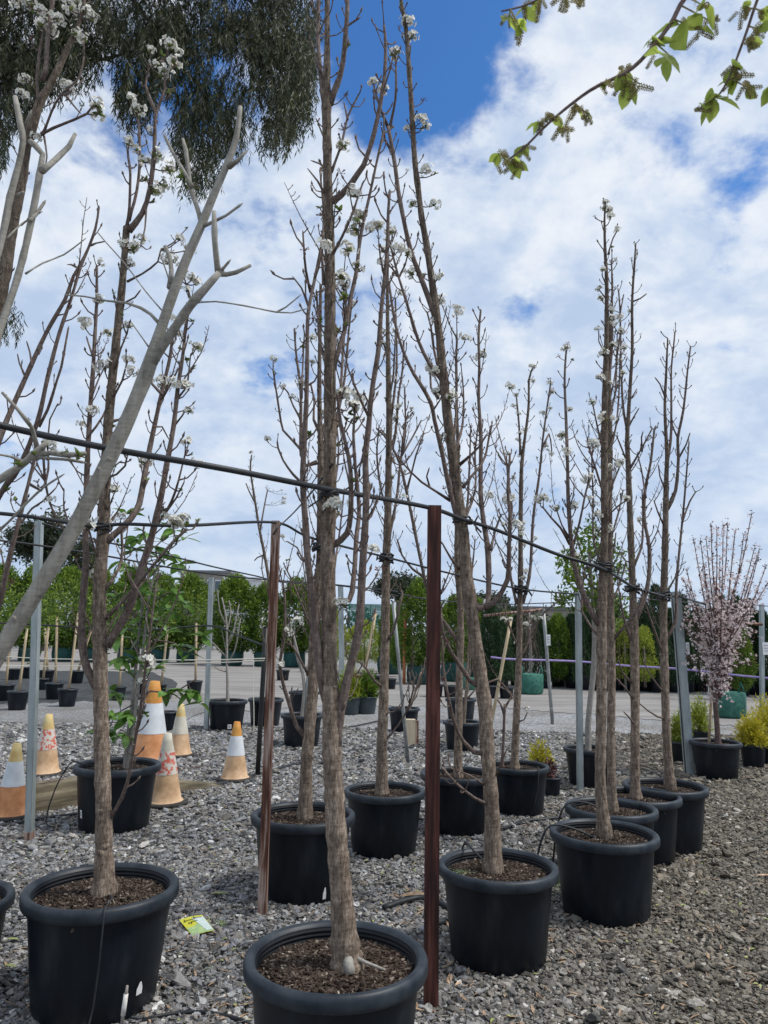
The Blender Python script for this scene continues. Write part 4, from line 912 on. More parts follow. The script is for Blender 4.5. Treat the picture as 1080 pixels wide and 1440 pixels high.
# the smooth grey barked tree leaning in from outside
tree('crepe_myrtle', 'smooth grey barked tree leaning across the pipe with pruned stubs', 'tree', None, 2.0,
     '-330,1560,34 -230,1330,30 -140,1160,28 -60,1020,26 0,915,24 45,842,23 105,742,22 165,622,21 190,565,20 206,525,21 225,467,15 242,417,14 261,367,13 283,317,12 300,275,11 311,250,10 325,217,9 333,190,8 338,150,6',
     [('207,520 220,500 242,467 267,430 289,405 308,384', 14, 11, -.05), ('307,384 304,360 302,339 301,297', 8.5, 7, -.05), ('309,384 318,386 332,383 353,373', 8, 6, -.06), ('310,382 321,369', 5, 4, -.05),
      ('239,404 241,380 239,362 232,346', 8, 6.5, .05), ('284,314 276,288 269,269 265,240 261,210 257,195', 7, 5, .04), ('270,262 255,235 243,215 232,192', 5, 4, .05), ('286,318 300,312 318,303 337,289', 5, 3.6, -.05), ('322,234 334,226 347,212', 7, 5, -.04),
      ('224,455 212,442 198,433 178,426 150,423 120,417 96,415', 4.5, 2.2, .06), ('268,428 282,425 303,424 344,430 389,439 410,440 428,435', 2.6, 1.8, -.06), ('389,439 402,432 419,418', 2.2, 1.6, -.06), ('229,438 205,410 175,370 150,342 140,330', 2, 1.4, .05), ('212,492 200,475 188,458', 2, 1.4, -.03), ('240,402 235,385 228,365', 2, 1.4, -.03),
      ('-75,1045 -88,950 -85,850 -60,755 -25,695 0,674 28,656 47,639 67,621', 17, 8, -.1), ('49,640 70,637 95,640 121,637', 8, 6.5, -.1), ('52,630 48,612 44,600 25,576 3,552', 6, 4.5, -.1), ('50,643 75,645 100,647 116,650', 5, 4, -.08), ('35,650 15,642 -10,638', 4, 3, -.1), ('-60,790 0,745 40,705 62,685 85,670', 5, 3, -.12),
      ('-130,1140 -100,940 -80,700 -40,480 0,345 14,278 25,236 32,200 28,172 21,136', 15, 8, -.1), ('-75,680 -20,520 8,440 25,389 39,333 50,278 57,236 60,217 50,205 42,198', 12, 8, .1), ('59,240 72,230 83,220 97,206 106,188', 8.5, 6.5, .1), ('42,310 52,300 62,285', 5, 4, .1), ('36,385 60,370 90,358 117,338', 2.6, 1.6, .1), ('10,335 30,315 55,300', 2.4, 1.6, .1), ('15,278 25,275 33,270', 6, 5, -.1), ('30,195 36,175 42,160', 5, 4, -.1)],
     seed=22, base=0.02, tmat='grey_bark', lmat='grey_bark', spurs=False, knots=False, tstep=16, nsides=16, tufts=parse('48,640 96,638 110,642 240,404 276,424 262,250 270,262 30,655'), scars=16)
GT = POTS['N']

# ------------------------------------------------------------------ leafy shrub beside the sleeper
def leafy_shrub():
    random.seed(31); Y = py('L'); base = pz('L')
    stems = [('176,1078 181,1030 186,992 190,950 193,910 197,880 200,850 196,815 188,790', 7, 3, 0), ('180,1078 186,1030 192,985 199,930 205,880 208,850 214,820 222,795', 6, 3, -.08), ('196,880 185,860 172,845 160,830', 3.5, 2, .1), ('204,870 214,850 228,838 245,832', 3, 2, -.1),
             ('190,955 176,935 165,925', 3, 2, -.1), ('192,985 212,972 235,975 255,968 275,955', 2.6, 1.8, -.1), ('189,990 170,1000 160,1010', 2.4, 1.6, -.1), ('200,850 205,800 208,770 200,745', 3, 2, .08), ('193,905 215,900 245,905 262,915', 2.6, 1.8, .1), ('197,840 180,810 175,780 180,740', 2.6, 1.8, .1),
             ('222,795 235,780 243,765', 2.4, 1.8, -.08)]
    root = None; off = None; samples = []
    for i, (s, w0, w1, dy) in enumerate(stems):
        lp = catmull(parse(s), 12); k = len(lp); pp = []; rad = []
        for j, q in enumerate(lp):
            t = j / (k - 1); p = P(q[0], q[1], Y + dy * t); pp.append(p); rad.append((w0 + (w1 - w0) * t) * m_per_px(p) / 2)
        if root is None:
            off = Vector((pp[0].x, pp[0].y, base)); root = empty('leafy_shrub', off)
        if i < 2: pp.insert(0, Vector((pp[0].x, pp[0].y, base - .04))); rad.insert(0, rad[0])
        m = MB(); m.tube([p - off for p in pp], rad, 8, 0, True, .04); m.build('stem', 'pale_twig' if i < 2 else 'limb_bark', root)
        samples += [p - off for p in pp[2:]]
    me = []
    for i in range(3):
        m = MB(); leaf_shape(m, (0, 0, 0), (1, 0, 0), (0, 0, 1), 0.135, .062, 0, .2, .12 + .2 * i); me.append(m.mesh('leaf', ['leaf_glossy']))
    spots = parse('176,723 192,756 205,748 217,769 251,792 259,756 238,817 247,835 213,835 197,846 176,860 226,875 234,892 205,894 167,925 192,925 176,944 253,908 267,919 284,894 161,973 167,981 247,971 257,971 270,971 280,990 232,975 181,1005 153,1025 175,1032 180,1008 205,1003 165,900 186,775 170,790 215,800 225,785 240,780 160,840 185,830 222,855 200,870 210,915 245,860 260,850 190,800 205,820 230,830 180,880 218,940 155,1010 150,1028 165,880 235,850 245,745 228,762')
    n = 0
    for (u, v) in spots:
        near = min(samples, key=lambda q: (q + off - P(u, v, (q + off).y)).length)
        c = P(u, v, (near + off).y + random.uniform(-.12, .12)) - off
        if (c - near).length > .02:
            m = MB(); m.tube([near, near.lerp(c, .5) - Vector((0, 0, .01)), c], [.003, .0025, .002], 5); m.build('twig', 'limb_bark', root)
        for k in range(random.randint(5, 7)):
            a = random.uniform(0, 6.28)
            part('leaf', random.choice(me), root, c + Vector((0, 0, random.uniform(-.01, .01))), (random.uniform(-.5, .5), random.uniform(-.75, .6), a), (random.uniform(.65, 1.15),) * 3); n += 1
    for (u, v) in ((205, 935), (200, 960)):
        part('blossom_cluster', BLOSSOMS[1], root, P(u, v, Y - .1) - off)
    tag(root, 'leafy green shrub on pale stems in the pot beside the timber sleeper', 'shrub')
leafy_shrub()

# ------------------------------------------------------------------ overhanging branches of the mulberry
def mulberry():
    random.seed(41); Y = 1.45
    root = empty('mulberry_tree', (1.75, .9, 0)); off = Vector((1.75, .9, 0))
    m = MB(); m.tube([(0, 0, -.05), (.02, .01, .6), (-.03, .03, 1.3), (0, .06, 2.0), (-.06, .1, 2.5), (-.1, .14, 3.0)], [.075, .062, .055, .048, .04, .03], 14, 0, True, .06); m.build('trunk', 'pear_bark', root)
    limbs = ['1220,-260 1120,-160 1030,-70 965,-5 940,38 890,95 830,127 775,170 740,205 713,226', '1200,-230 1130,-120 1085,-45 1065,0 1048,50 1025,110 1012,132', '1130,-200 1020,-130 900,-70 800,-25 745,5 705,16', '1180,-150 1140,-40 1110,60 1092,120']
    wid = [(13, 3), (8, 3), (8, 2.5), (6, 3)]; samples = []
    for s, (w0, w1) in zip(limbs, wid):
        lp = catmull(parse(s), 14); k = len(lp)
        pp = [P(q[0], q[1], Y) - off for q in lp]; rad = [(w0 + (w1 - w0) * i / (k - 1)) * Y / F_PX / 2 for i in range(k)]
        st = Vector((-.08, .12, 2.75)); pp = [st, st.lerp(pp[0], .5) + Vector((0, 0, .08))] + pp; rad = [.02, .015] + rad
        m = MB(); m.tube(pp, rad, 8, 0, True, .08); m.build('branch', 'plum_bark', root); samples += pp
    lv = []
    for i in range(3):
        m = MB(); leaf_shape(m, (0, 0, 0), (1, 0, 0), (0, 0, 1), .066, .042, 0, .18, .1 + .15 * i); lv.append(m.mesh('leaf', ['leaf_mulberry']))
    ct = []
    for i in range(3):
        m = MB(); L = .034
        n = 60
        for k in range(n):
            t = k / n; a = k * 2.4; r = .0042 * (1 - .35 * t); c = Vector((r * math.cos(a), r * math.sin(a), -L * t)); d = Vector((math.cos(a), math.sin(a), -.3)).normalized(); s = .0014
            q = d.orthogonal().normalized(); w = d.cross(q); m.add([c + q * s, c + w * s, c - q * s, c - w * s, c + d * s * 2.2], [(0, 1, 4), (1, 2, 4), (2, 3, 4), (3, 0, 4)], 0, False)
        m.tube([(0, 0, 0), (0, 0, -L * .5), (0, 0, -L)], .0013, 4); ct.append(m.mesh('catkin', ['catkin']))
    # (u, v, leaves, catkins, leaf size)
    cl = [(702, 216, 3, 4, .45), (722, 228, 4, 6, .55), (735, 205, 2, 3, .5), (758, 172, 2, 5, .5), (775, 165, 1, 4, .5), (790, 175, 1, 5, .4), (812, 150, 1, 6, .4), (826, 160, 1, 5, .5), (845, 118, 2, 3, .4), (878, 98, 2, 4, .6), (882, 118, 3, 4, .7), (900, 118, 0, 3, .4),
          (925, 75, 3, 1, .85), (918, 62, 3, 1, .8), (942, 78, 2, 0, .9), (955, 35, 2, 1, 1.35), (985, 42, 2, 4, .9), (990, 8, 2, 2, 1.0), (1000, 30, 0, 5, .5), (740, 8, 2, 4, .6), (716, 25, 3, 3, .6), (730, 36, 3, 2, .6), (760, 0, 1, 4, .5), (795, -5, 0, 6, .5), (815, -8, 0, 6, .5),
          (1030, 95, 2, 5, .7), (1050, 60, 1, 6, .6), (1065, 40, 1, 5, .7), (1035, 110, 3, 6, .7), (1050, 122, 1, 5, .6), (1005, 138, 5, 4, .8), (990, 148, 3, 2, .8), (1070, 15, 2, 4, .7), (1045, 12, 1, 5, .5), (1092, 118, 4, 3, .7), (1100, 60, 3, 4, .7), (1120, 20, 3, 4, .7), (1000, -40, 3, 4, 1), (1060, -60, 3, 4, 1), (900, -60, 3, 4, .8)]
    for (u, v, nl, nc, sz) in cl:
        c0 = P(u, v, Y); near = min(samples, key=lambda q: (q + off - c0).length); c = P(u, v, Y + random.uniform(-.02, .03)) - off
        m = MB(); m.tube([near, near.lerp(c, .6), c], [.002, .0016, .0012], 5); m.build('twig', 'catkin', root)
        for k in range(nl):
            a = random.uniform(0, 6.28); s = sz * random.uniform(.8, 1.15)
            part('leaf', random.choice(lv), root, c, (random.uniform(-1.0, 1.0), random.uniform(-.1, 1.3), a), (s, s, s))
        for k in range(int(nc * 1.15)):
            s = random.uniform(.6, 1.15); part('catkin', random.choice(ct), root, c + Vector((random.uniform(-1, 1), random.uniform(-1, 1), random.uniform(-.6, .6))) * .011, (random.uniform(-.9, .9), random.uniform(-.9, .9), 0), (s, s, s))
    tag(root, 'mulberry tree whose leafy catkin branches hang into the sky', 'tree')
mulberry()

# ------------------------------------------------------------------ gum tree
def gum_tree():
    Y = 11.0; tx, ty = -8.6, 11.6
    root = empty('gum_tree', (tx, ty, 0)); off = Vector((tx, ty, 0)); random.seed(51)
    m = MB(); m.tube([(0, 0, -.1), (.1, 0, 2), (.0, .1, 4.5), (.25, .0, 7), (.5, 0, 9.5), (.7, 0, 12)], [.34, .28, .25, .22, .18, .12], 16, 0, True, .05); m.build('trunk', 'grey_bark', root)
    for s, w0, w1 in (('-330,-300 -150,-140 0,-40 70,30 125,76 160,88', 22, 3), ('-330,-420 -100,-220 60,-110 170,-20 230,60 290,140 300,210', 20, 2.5), ('-300,-520 0,-280 200,-130 330,-20 395,60 410,150', 20, 2.5),
                      ('150,-40 165,40 158,85 157,120', 4, 1.5), ('-350,-100 -200,60 -100,180 -60,320 -10,400', 14, 3), ('230,60 320,50 360,100', 5, 2), ('60,-110 120,0 190,60 200,120', 7, 2), ('-330,-520 -40,-360 260,-260 420,-120 440,20', 18, 3)):
        lp = catmull(parse(s), 30); k = len(lp); pp = [P(q[0], q[1], Y) - off for q in lp]; pp[0] = Vector((.4, 0, pp[0].z - .8))
        m = MB(); m.tube(pp, [(w0 + (w1 - w0) * i / (k - 1)) * Y / F_PX / 2 for i in range(k)], 8, 0, True, .06); m.build('limb', 'limb_bark', root)
    clumps = [(40, 30, 75, 70, 1.0), (15, 110, 45, 65, 1.0), (-25, 190, 36, 60, .9), (70, 85, 38, 45, .8), (110, 30, 60, 45, 1.0), (118, 85, 20, 32, .7), (200, 20, 60, 40, 1.0), (200, 85, 38, 55, 1.0), (190, 135, 26, 35, .8), (235, 50, 40, 45, .9), (280, 25, 60, 40, 1.0),
              (270, 110, 36, 45, .8), (285, 170, 44, 45, .9), (280, 225, 34, 32, .7), (335, 120, 34, 40, .7), (340, 40, 45, 35, .9), (395, 25, 55, 50, 1.2), (400, 85, 45, 50, 1.2), (405, 145, 34, 42, 1.0), (385, 180, 24, 22, .7), (428, 90, 16, 55, 1.0), (8, 435, 22, 24, .5),
              (330, 170, 28, 30, .5), (-80, 100, 80, 140, .8), (-60, 350, 60, 110, .7), (100, -60, 250, 50, .9), (350, -60, 130, 50, 1.0), (0, -150, 300, 70, .7), (300, -150, 160, 70, .7)]
    C, D, T = [], [], []
    for (cu, cv, ru, rv, dn) in clumps:
        n = int(ru * rv * dn * 0.21)
        for _ in range(n):
            r = math.sqrt(random.random()); a = random.uniform(0, 6.283)
            p = P(cu + r * ru * math.cos(a), cv + r * rv * math.sin(a), Y + random.gauss(0, .55)); L = random.uniform(.15, .5); d = Vector((random.uniform(-.5, .5), random.uniform(-.5, .5), -.6)); tone0 = random.random()
            k = int(L / .03)
            for i in range(k):
                d = (d + Vector((random.uniform(-.15, .15), random.uniform(-.15, .15), -.16))).normalized(); p = p + d * .028
                C.append(p - off); dd = Vector((random.uniform(-.8, .8), random.uniform(-.8, .8), -1.0)); D.append(dd); T.append(min(1, max(0, .55 * tone0 + .45 * random.random())))
    me = leaf_mesh('gum_crown', np.array(C), np.array(D), .125, .017, ['leaf_gum'], np.array(T) ** 1.4)
    part('crown', me, root)
    tag(root, 'tall gum tree with dark drooping foliage behind the potted trees', 'tree')
gum_tree()

# ------------------------------------------------------------------ posts
def star_post(name, mt, top, foot, Y, wpx, label, notch=True, holes=0):
    """rusty channel post: a web and two flanges"""
    a = P(*foot, Y); a.z = 0; b = P(*top, Y); L = (b - a).length; w = wpx * Y / F_PX
    o = empty(name, (a.x, a.y, 0)); M = (b - a).to_track_quat('Z', 'Y').to_matrix()
    def bx(c, s): m = MB(); m.box(c, s); return m
    for nm, c, s in (('web', (0, .012, L / 2 - .1), (w, .005, L + .2)), ('flange', (-w / 2 + .0025, -.010, L / 2 - .1), (.005, .040, L + .2)), ('flange', (w / 2 - .0025, -.010, L / 2 - .1), (.005, .040, L + .2))):
        m = MB(); m.box(c, s); q = m.build(nm, mt, o); q.rotation_euler = M.to_euler()
    mid = MB(); mid.box((-.002, .004, L / 2 - .1), (w * .34, .012, L + .19)); q = mid.build('centre_rib', 'rust_pale' if mt == 'rust_worn' else mt, o); q.rotation_euler = M.to_euler()
    if holes:
        m = MB()
        for i in range(holes):
            z = .25 + (L - .4) * i / (holes - 1)
            m.lathe([(.0001, 0), (.004, 0), (.004, .002)], 10, 0, (w * .3, 0, z))
        for k, vv in enumerate(m.v):
            m.v[k] = vv
        mm = MB()
        for i in range(holes):
            z = .25 + (L - .4) * i / (holes - 1); vs = [(w * .34 + .0038 * math.cos(t * math.pi / 4), .0092, z + .0038 * math.sin(t * math.pi / 4)) for t in range(8)]
            mm.add(vs, [tuple(range(8))], 0, False)
        q = mm.build('bolt_holes', 'white_label', o); q.rotation_euler = M.to_euler()
    if notch:
        for k, z in enumerate((L * .45, L * .73, L * .86, L * .6)):
            m = MB(); m.box((random.choice((-.12, .1)) * w, -.0035, z), (.006, .002, .02 + .018 * (k % 2)))
            q = m.build('paint_chip', 'cone_cream', o); q.rotation_euler = M.to_euler()
    return tag(o, label, 'post', 'rusty trellis posts')
PY2 = G(606, 1415).y; PY1 = G(371, 1287).y
star_post('steel_post', 'rust_dark', (611, 711), (606, 1415), PY2, 19, 'dark red rusty steel post standing between two large pots', holes=5)
star_post('steel_post', 'rust_worn', (390, 733), (371, 1287), PY1, 14, 'worn rusty steel post with pale scraped faces before a pot', holes=5)

def channel_post(top, foot, wpx, mt, label, rusty_foot=False, cap=False, group='galvanised trellis posts', flare=0.0):
    a = G(*foot); Y = a.y; b = P(*top, Y); L = (b - a).length; w = wpx * m_per_px(a)
    o = empty('galvanised_post', (a.x, a.y, 0)); e = (b - a).to_track_quat('Z', 'Y').to_euler()
    for nm, c, s in (('web', (0, w * .4, L / 2 - .1), (w, .004, L + .2)), ('flange', (-w / 2 + .002, 0, L / 2 - .1), (.004, w * .8, L + .2)), ('flange', (w / 2 - .002, 0, L / 2 - .1), (.004, w * .8, L + .2)), ('lip', (-w * .36, -w * .4, L / 2 - .1), (w * .28, .004, L + .2)), ('lip', (w * .36, -w * .4, L / 2 - .1), (w * .28, .004, L + .2))):
        m = MB(); m.box(c, s); q = m.build(nm, mt, o); q.rotation_euler = e
    if rusty_foot:
        m = MB(); m.box((0, 0, .03), (w * 1.06, w * .92, .06)); q = m.build('rusty_foot', 'rust_worn', o); q.rotation_euler = e
    return tag(o, label, 'post', group)
channel_post((55, 733), (41, 1182), 11, 'galvanised', 'tall grey channel post with a rusty foot beside the faded cones', True)
channel_post((297, 812), (290, 1028), 7, 'galvanised', 'grey post beside the pot with the pale bare shrub')
channel_post((479, 824), (481, 968), 9, 'galvanised', 'grey post seen right behind the tall straight pear trunk')
channel_post((813, 833), (816, 1112), 9, 'galvanised', 'straight grey post between the small blossoming tree and the lane row')
channel_post((950, 832), (970, 1090), 13, 'galvanised', 'wide grey post leaning beside the plum pot')
channel_post((1071, 850), (1072, 1012), 6, 'galvanised', 'thin grey post behind the bright yellow shrubs')
def pole(name, top, foot, wpx, mt, label, cat, group=None, wtop=None, Y=None, parts=False):
    a = G(*foot) if Y is None else P(*foot, Y); b = P(*top, a.y); r = wpx * m_per_px(a) / 2
    o = empty(name, (a.x, a.y, a.z)); m = MB(); d = (b - a)
    m.tube([-d.normalized() * .06, d * .33, d * .66, d], [r, r, r, (wtop or wpx) * m_per_px(b) / 2], 10); m.build('shaft', mt, o)
    k = MB(); k.tube([d * .998, d * 1.0 + d.normalized() * .006], r * 1.12, 10); k.build('end_cap', mt, o)
    return tag(o, label, cat, group)
pole('steel_pole', (553, 846), (574, 1074), 5, 'steel_grey', 'grey steel pole leaning over the open black pot', 'pole')
pole('steel_pole', (764, 856), (777, 1018), 5, 'steel_grey', 'grey steel pole leaning by the road with a white card', 'pole')
pole('steel_pole', (681, 842), (685, 962), 4, 'steel_grey', 'thin upright pole with a white card behind the leaning trunk', 'pole')
pole('bamboo_stake', (719, 868), (692, 1012), 4.5, 'bamboo', 'bamboo stake leaning across the road behind the slender blossoming pear', 'stake')
pole('bamboo_stake', (528, 862), (509, 968), 4, 'bamboo', 'pale stake leaning behind the side limb of the tall straight pear', 'stake')
pole('orange_stake', (570, 862), (568, 962), 4.5, 'orange_stake', 'orange stake in front of the green bagged bush', 'stake')
pole('black_picket', (374, 882), (362, 1092), 7, 'black_paint', 'short black picket beside the worn rusty post', 'picket')
pole('grey_stake', (441, 880), (428, 1004), 5, 'galvanised', 'pale grey stake tied in the pot behind the forked trunk', 'stake', Y=py('K2'))
pole('grey_stake', (447, 890), (437, 1004), 5, 'pale_twig', 'bare pale stem beside the grey stake behind the forked trunk', 'stake', Y=py('K2'))
def card(u, v, w, h, Y, label):
    p = P(u, v, Y); s = Y / F_PX; o = empty('white_card', p); m = MB(); m.box((0, 0, 0), (w * s, .004, h * s)); m.build('sheet', 'white_label', o)
    m = MB()
    for k in range(3): m.box((0, -.004, h * s * (.25 - .22 * k)), (w * s * .6, .002, h * s * .03))
    m.build('printed_lines', 'ink', o); return tag(o, label, 'card', 'white cards hung on the far poles')
card(686, 894, 6, 14, G(685, 962).y - .05, 'white card on the thin upright pole behind the leaning trunk')
card(771, 900, 6, 15, G(777, 1018).y - .05, 'white card on the grey pole leaning by the road')
card(967, 912, 5, 17, G(970, 1090).y - .06, 'white card on the wide leaning grey post')
card(1077, 912, 9, 17, G(1072, 1012).y - .06, 'white card on the thin post behind the yellow shrubs')
def bar(a, b, Y, wpx, mt, label):
    p, q = P(*a, Y), P(*b, Y); o = empty('cross_bar', p); m = MB(); r = wpx * Y / F_PX / 2; m.tube([(0, 0, 0), (q - p) * .5, q - p], r, 4); m.build('angle_bar', mt, o)
    m = MB(); m.tube([(q - p) * .985 - Vector((0, .01, 0)), (q - p) * .985 + Vector((0, .03, 0))], r * .7, 8); m.build('bolt', mt, o); return tag(o, label, 'bar')
bar((680, 866), (764, 857), G(777, 1018).y, 4, 'rust_worn', 'rusty cross bar joining the poles by the road')
bar((955, 872), (1072, 878), 9.0, 4, 'rust_worn', 'rusty cross bar passing behind the pink plum')

# ------------------------------------------------------------------ pipes and ties
def run(name, pts, wpx, mt, label, cat='pipe', ties=(), n=10, group='black irrigation pipes'):
    """pts: (u, v, Y)"""
    W = [tuple(P(u, v, Y)) + (wpx * depth(P(u, v, Y)) / F_PX / 2 if wpx > 0 else -wpx,) for u, v, Y in pts]
    A = [np.array(w) for w in W]; dense = []
    A2 = [2 * A[0] - A[1]] + A + [2 * A[-1] - A[-2]]
    for i in range(1, len(A2) - 2):
        for j in range(10):
            t = j / 10; p0, p1, p2, p3 = A2[i - 1:i + 3]
            dense.append(.5 * (2 * p1 + (p2 - p0) * t + (2 * p0 - 5 * p1 + 4 * p2 - p3) * t * t + (3 * p1 - p0 - 3 * p2 + p3) * t ** 3))
    dense.append(A[-1]); o = empty(name, A[0][:3]); off = Vector(A[0][:3])
    m = MB(); m.tube([Vector(d[:3]) - off for d in dense], [d[3] for d in dense], n); m.build('line', mt, o)
    for (u, v, Y, r, turns) in ties:
        c = P(u, v, Y) - off; s = Y / F_PX; tm = MB(); pp = []
        for i in range(turns * 14 + 1):
            a = 2 * math.pi * i / 14; pp.append(c + Vector((math.cos(a) * r * s * (1 + random.uniform(-.08, .14)), math.sin(a) * r * s * (1 + random.uniform(-.08, .14)), random.uniform(-2, 2) * s + (i / 14 - turns / 2) * 3.4 * s)))
        tm.tube(pp, 1.6 * s, 6)
        for q in range(2):
            e = c + Vector((random.choice((-1, 1)) * r * s, -r * s, 0)); tm.tube([e, e + Vector((random.uniform(-.03, .03), -.01, -.02)), e + Vector((random.uniform(-.06, .06), -.01, random.uniform(-.07, .02)))], 1.3 * s, 6)
        tm.build('tie', 'black_pipe', o)
    return tag(o, label, cat, group)
yB, yC, yD, yA = py('B'), py('C'), py('D'), py('A')
run('irrigation_pipe', [(-200, 545, 1.75), (0, 598, 2.02), (150, 630, 2.12), (320, 660, 2.25), (452, 686, yB - .07), (600, 713, PY2 - .02), (650, 730, yC - .11), (700, 746, yC + .1), (780, 778, yD - .25), (850, 801, yD - .08), (892, 826, py('D3') - .06), (934, 838, py('D4') - .06), (952, 838, G(970, 1090).y - .08), (992, 850, 7.0)], -.0098, 'black_pipe',
    'thick black pipe slung along the front row and tied to the tall trunks', ties=((463, 697, yB, 13, 3), (650, 732, yC, 12, 2), (849, 797, yD, 11, 3), (890, 828, py('D3'), 9, 3), (933, 838, py('D4'), 8, 3)))
run('irrigation_pipe', [(-120, 712, 2.8), (0, 722, 2.85), (60, 729, 2.85), (130, 740, yA - .12), (175, 737, yA - .1), (260, 739, 3.2), (388, 735, PY1 - .02), (440, 757, py('J') - .06), (545, 784, py('I') - .06), (640, 808, py('H') - .06), (732, 828, py('Gp') - .06), (815, 836, G(816, 1112).y), ], -.0075, 'black_pipe',
    'black pipe running from the blossoming tree to the worn rusty post and beyond', ties=((145, 742, yA, 11, 3), (543, 785, py('I'), 9, 3), (733, 828, py('Gp'), 8, 3), (450, 770, py('J'), 9, 3)))
run('irrigation_pipe', [(-60, 752, 4.1), (0, 760, 4.2), (55, 767, 4.4), (150, 782, 4.8), (250, 800, 5.2), (330, 811, 5.8), (400, 817, 6.3), (470, 822, 7.0), (560, 832, 8.0)], -.006, 'black_pipe', 'slack thin pipe sagging behind the leaning grey trunk')
run('irrigation_pipe', [(60, 736, 4.4), (140, 760, 5.0), (240, 782, 5.6), (300, 797, 6.0), (360, 810, 6.6), (400, 819, 7.2), (480, 824, 8.2), (560, 838, 9)], -.006, 'black_pipe', 'thin pipe dipping from the tall grey channel post')
run('irrigation_pipe', [(-100, 874, 11), (0, 876, 11), (110, 882, 11), (200, 886, 11), (295, 880, 11), (330, 892, 10.6), (372, 908, 10)], -.012, 'black_pipe', 'thin pipe stretched low before the hedge')
run('irrigation_pipe', [(815, 836, G(816, 1112).y), (870, 838, 9), (950, 846, 10), (1072, 852, 12), (1150, 855, 13)], -.007, 'black_pipe', 'thin pipe running behind the lane row to the far post')
run('irrigation_pipe', [(560, 835, 9), (600, 842, 9.5), (690, 850, 10.5), (770, 848, 11.5), (860, 846, 12)], -.008, 'black_pipe', 'thin pipe crossing behind the leaning trunk')
run('tie_cord', [(468, 652, yB - .06), (440, 690, yB + .3), (412, 722, PY1 + .1), (391, 742, PY1 - .03), (384, 752, PY1 - .03)], -.004, 'black_pipe', 'black cord tied down to the worn rusty post', 'cord', group=None)
run('rope', [(-100, 918, 11.0), (60, 926, 10.6), (200, 928, 9.0), (300, 928, 8.0), (372, 926, 7.6)], -.006, 'rope', 'white rope drawn tight to the short black picket', 'rope', group='white ropes')
run('rope', [(-100, 932, 10.0), (60, 937, 9.8), (200, 934, 9.0), (300, 932, 8.4), (371, 929, 7.6)], -.005, 'rope', 'second white rope sagging to the short black picket', 'rope', group='white ropes')
run('rope', [(357, 929, 7.5), (356, 960, 7.5), (357, 1000, 7.5), (357, 1030, 7.5)], -.004, 'rope', 'loose rope end hanging by the short black picket', 'rope', group='white ropes')
run('purple_hose', [(690, 924, 15), (720, 927, 15), (810, 930, 15.3), (880, 936, 15.3), (960, 941, 15.0), (1040, 950, 14.4), (1120, 957, 14)], -.018, 'purple_hose', 'purple hose stretched in front of the dark conifers', 'hose', group=None)

def ground_run(pts, r, label, mt='black_pipe', cat='pipe', name='ground_pipe', group='black pipes lying on the gravel'):
    W = [G(u, v) for u, v in pts]; o = empty(name, W[0]); A = catmull([tuple(w) for w in W], .06); off = W[0]
    m = MB(); m.tube([Vector(a) - off + Vector((0, 0, r * .8 + .004 + random.uniform(0, .004))) for a in A], r, 8); m.build('line', mt, o); return tag(o, label, cat, group)
random.seed(61)
ground_run([(-20, 1168), (40, 1158), (90, 1150), (150, 1145)], .014, 'black pipe passing under the tall grey channel post')
ground_run([(210, 1122), (260, 1112), (310, 1105), (360, 1092), (420, 1075), (450, 1066), (520, 1055), (590, 1052), (640, 1048)], .016, 'thick black pipe lying past the orange tipped cone')
ground_run([(30, 1082), (90, 1064), (130, 1056), (200, 1042), (260, 1030), (320, 1030)], .012, 'black pipe lying behind the timber sleeper')
ground_run([(255, 1121), (300, 1126), (350, 1131), (372, 1131)], .006, 'thin tube on the gravel beside the orange tipped cone')
ground_run([(540, 1282), (570, 1272), (600, 1268), (640, 1290), (600, 1310)], .017, 'thick black pipe curving behind the dark red post')
ground_run([(690, 1172), (720, 1165), (740, 1158), (790, 1152), (800, 1140)], .015, 'thick black pipe between the leaning trunk pot and the looped tube pot')
ground_run([(200, 1440), (240, 1430), (290, 1428), (340, 1440), (380, 1470)], .007, 'thin tube curling at the foot of the drip tube pot')
ground_run([(90, 1430), (130, 1428), (200, 1436)], .006, 'short thin tube lying before the drip tube pot')
ground_run([(395, 1036), (440, 1032), (500, 1022), (545, 1012)], .011, 'black pipe lying by the grey tub')
ground_run([(720, 1130), (740, 1148), (765, 1142), (790, 1130), (800, 1120)], .005, 'thin tube by the small withered plant')
ground_run([(870, 1060), (900, 1052), (925, 1065), (900, 1075), (880, 1070)], .006, 'thin tangled tube behind the lane row')
def drip(pts, r, label):
    o = empty('drip_tube', pts[0]); off = Vector(pts[0]); A = catmull([tuple(p) for p in pts], .03); m = MB(); m.tube([Vector(a) - off for a in A], r, 8); m.build('line', 'black_pipe', o)
    m = MB(); m.tube([(0, 0, -.03), (0, 0, .012)], r * 2, 8); m.build('dripper', 'black_paint', o); return tag(o, label, 'tube', 'drip tubes over pot rims')
o_, x, y, s, zs, h, rt = POTS['A']
drip([(x + .03, y - .02, zs + .01), (x + .09, y - .14, zs + .04), (x + .115, y - rt * .93, h + .006), (x + .118, y - rt * .945 - .012, h - .02), (x + .112, y - rt * .93 - .015, h * .6), (x + .10, y - rt * .9 - .02, .12), (x + .085, y - rt * .9 - .03, .02), (x + .06, y - rt - .1, .015)], .0035, 'thin drip tube hanging down the pot of the blossoming tree')
o_, x, y, s, zs, h, rt = POTS['D']
drip([(x - .06, y - .03, zs + .01), (x - .15, y - .03, zs + .05), (x - rt * .9, y - .02, h + .03), (x - rt * 1.12, y - .02, h + .0), (x - rt * 1.28, y, h * .6), (x - rt * 1.3, y + .02, .02)], .006, 'thin tube looped over the rim of the front pot in the lane row')
o_, x, y, s, zs, h, rt = POTS['D2']
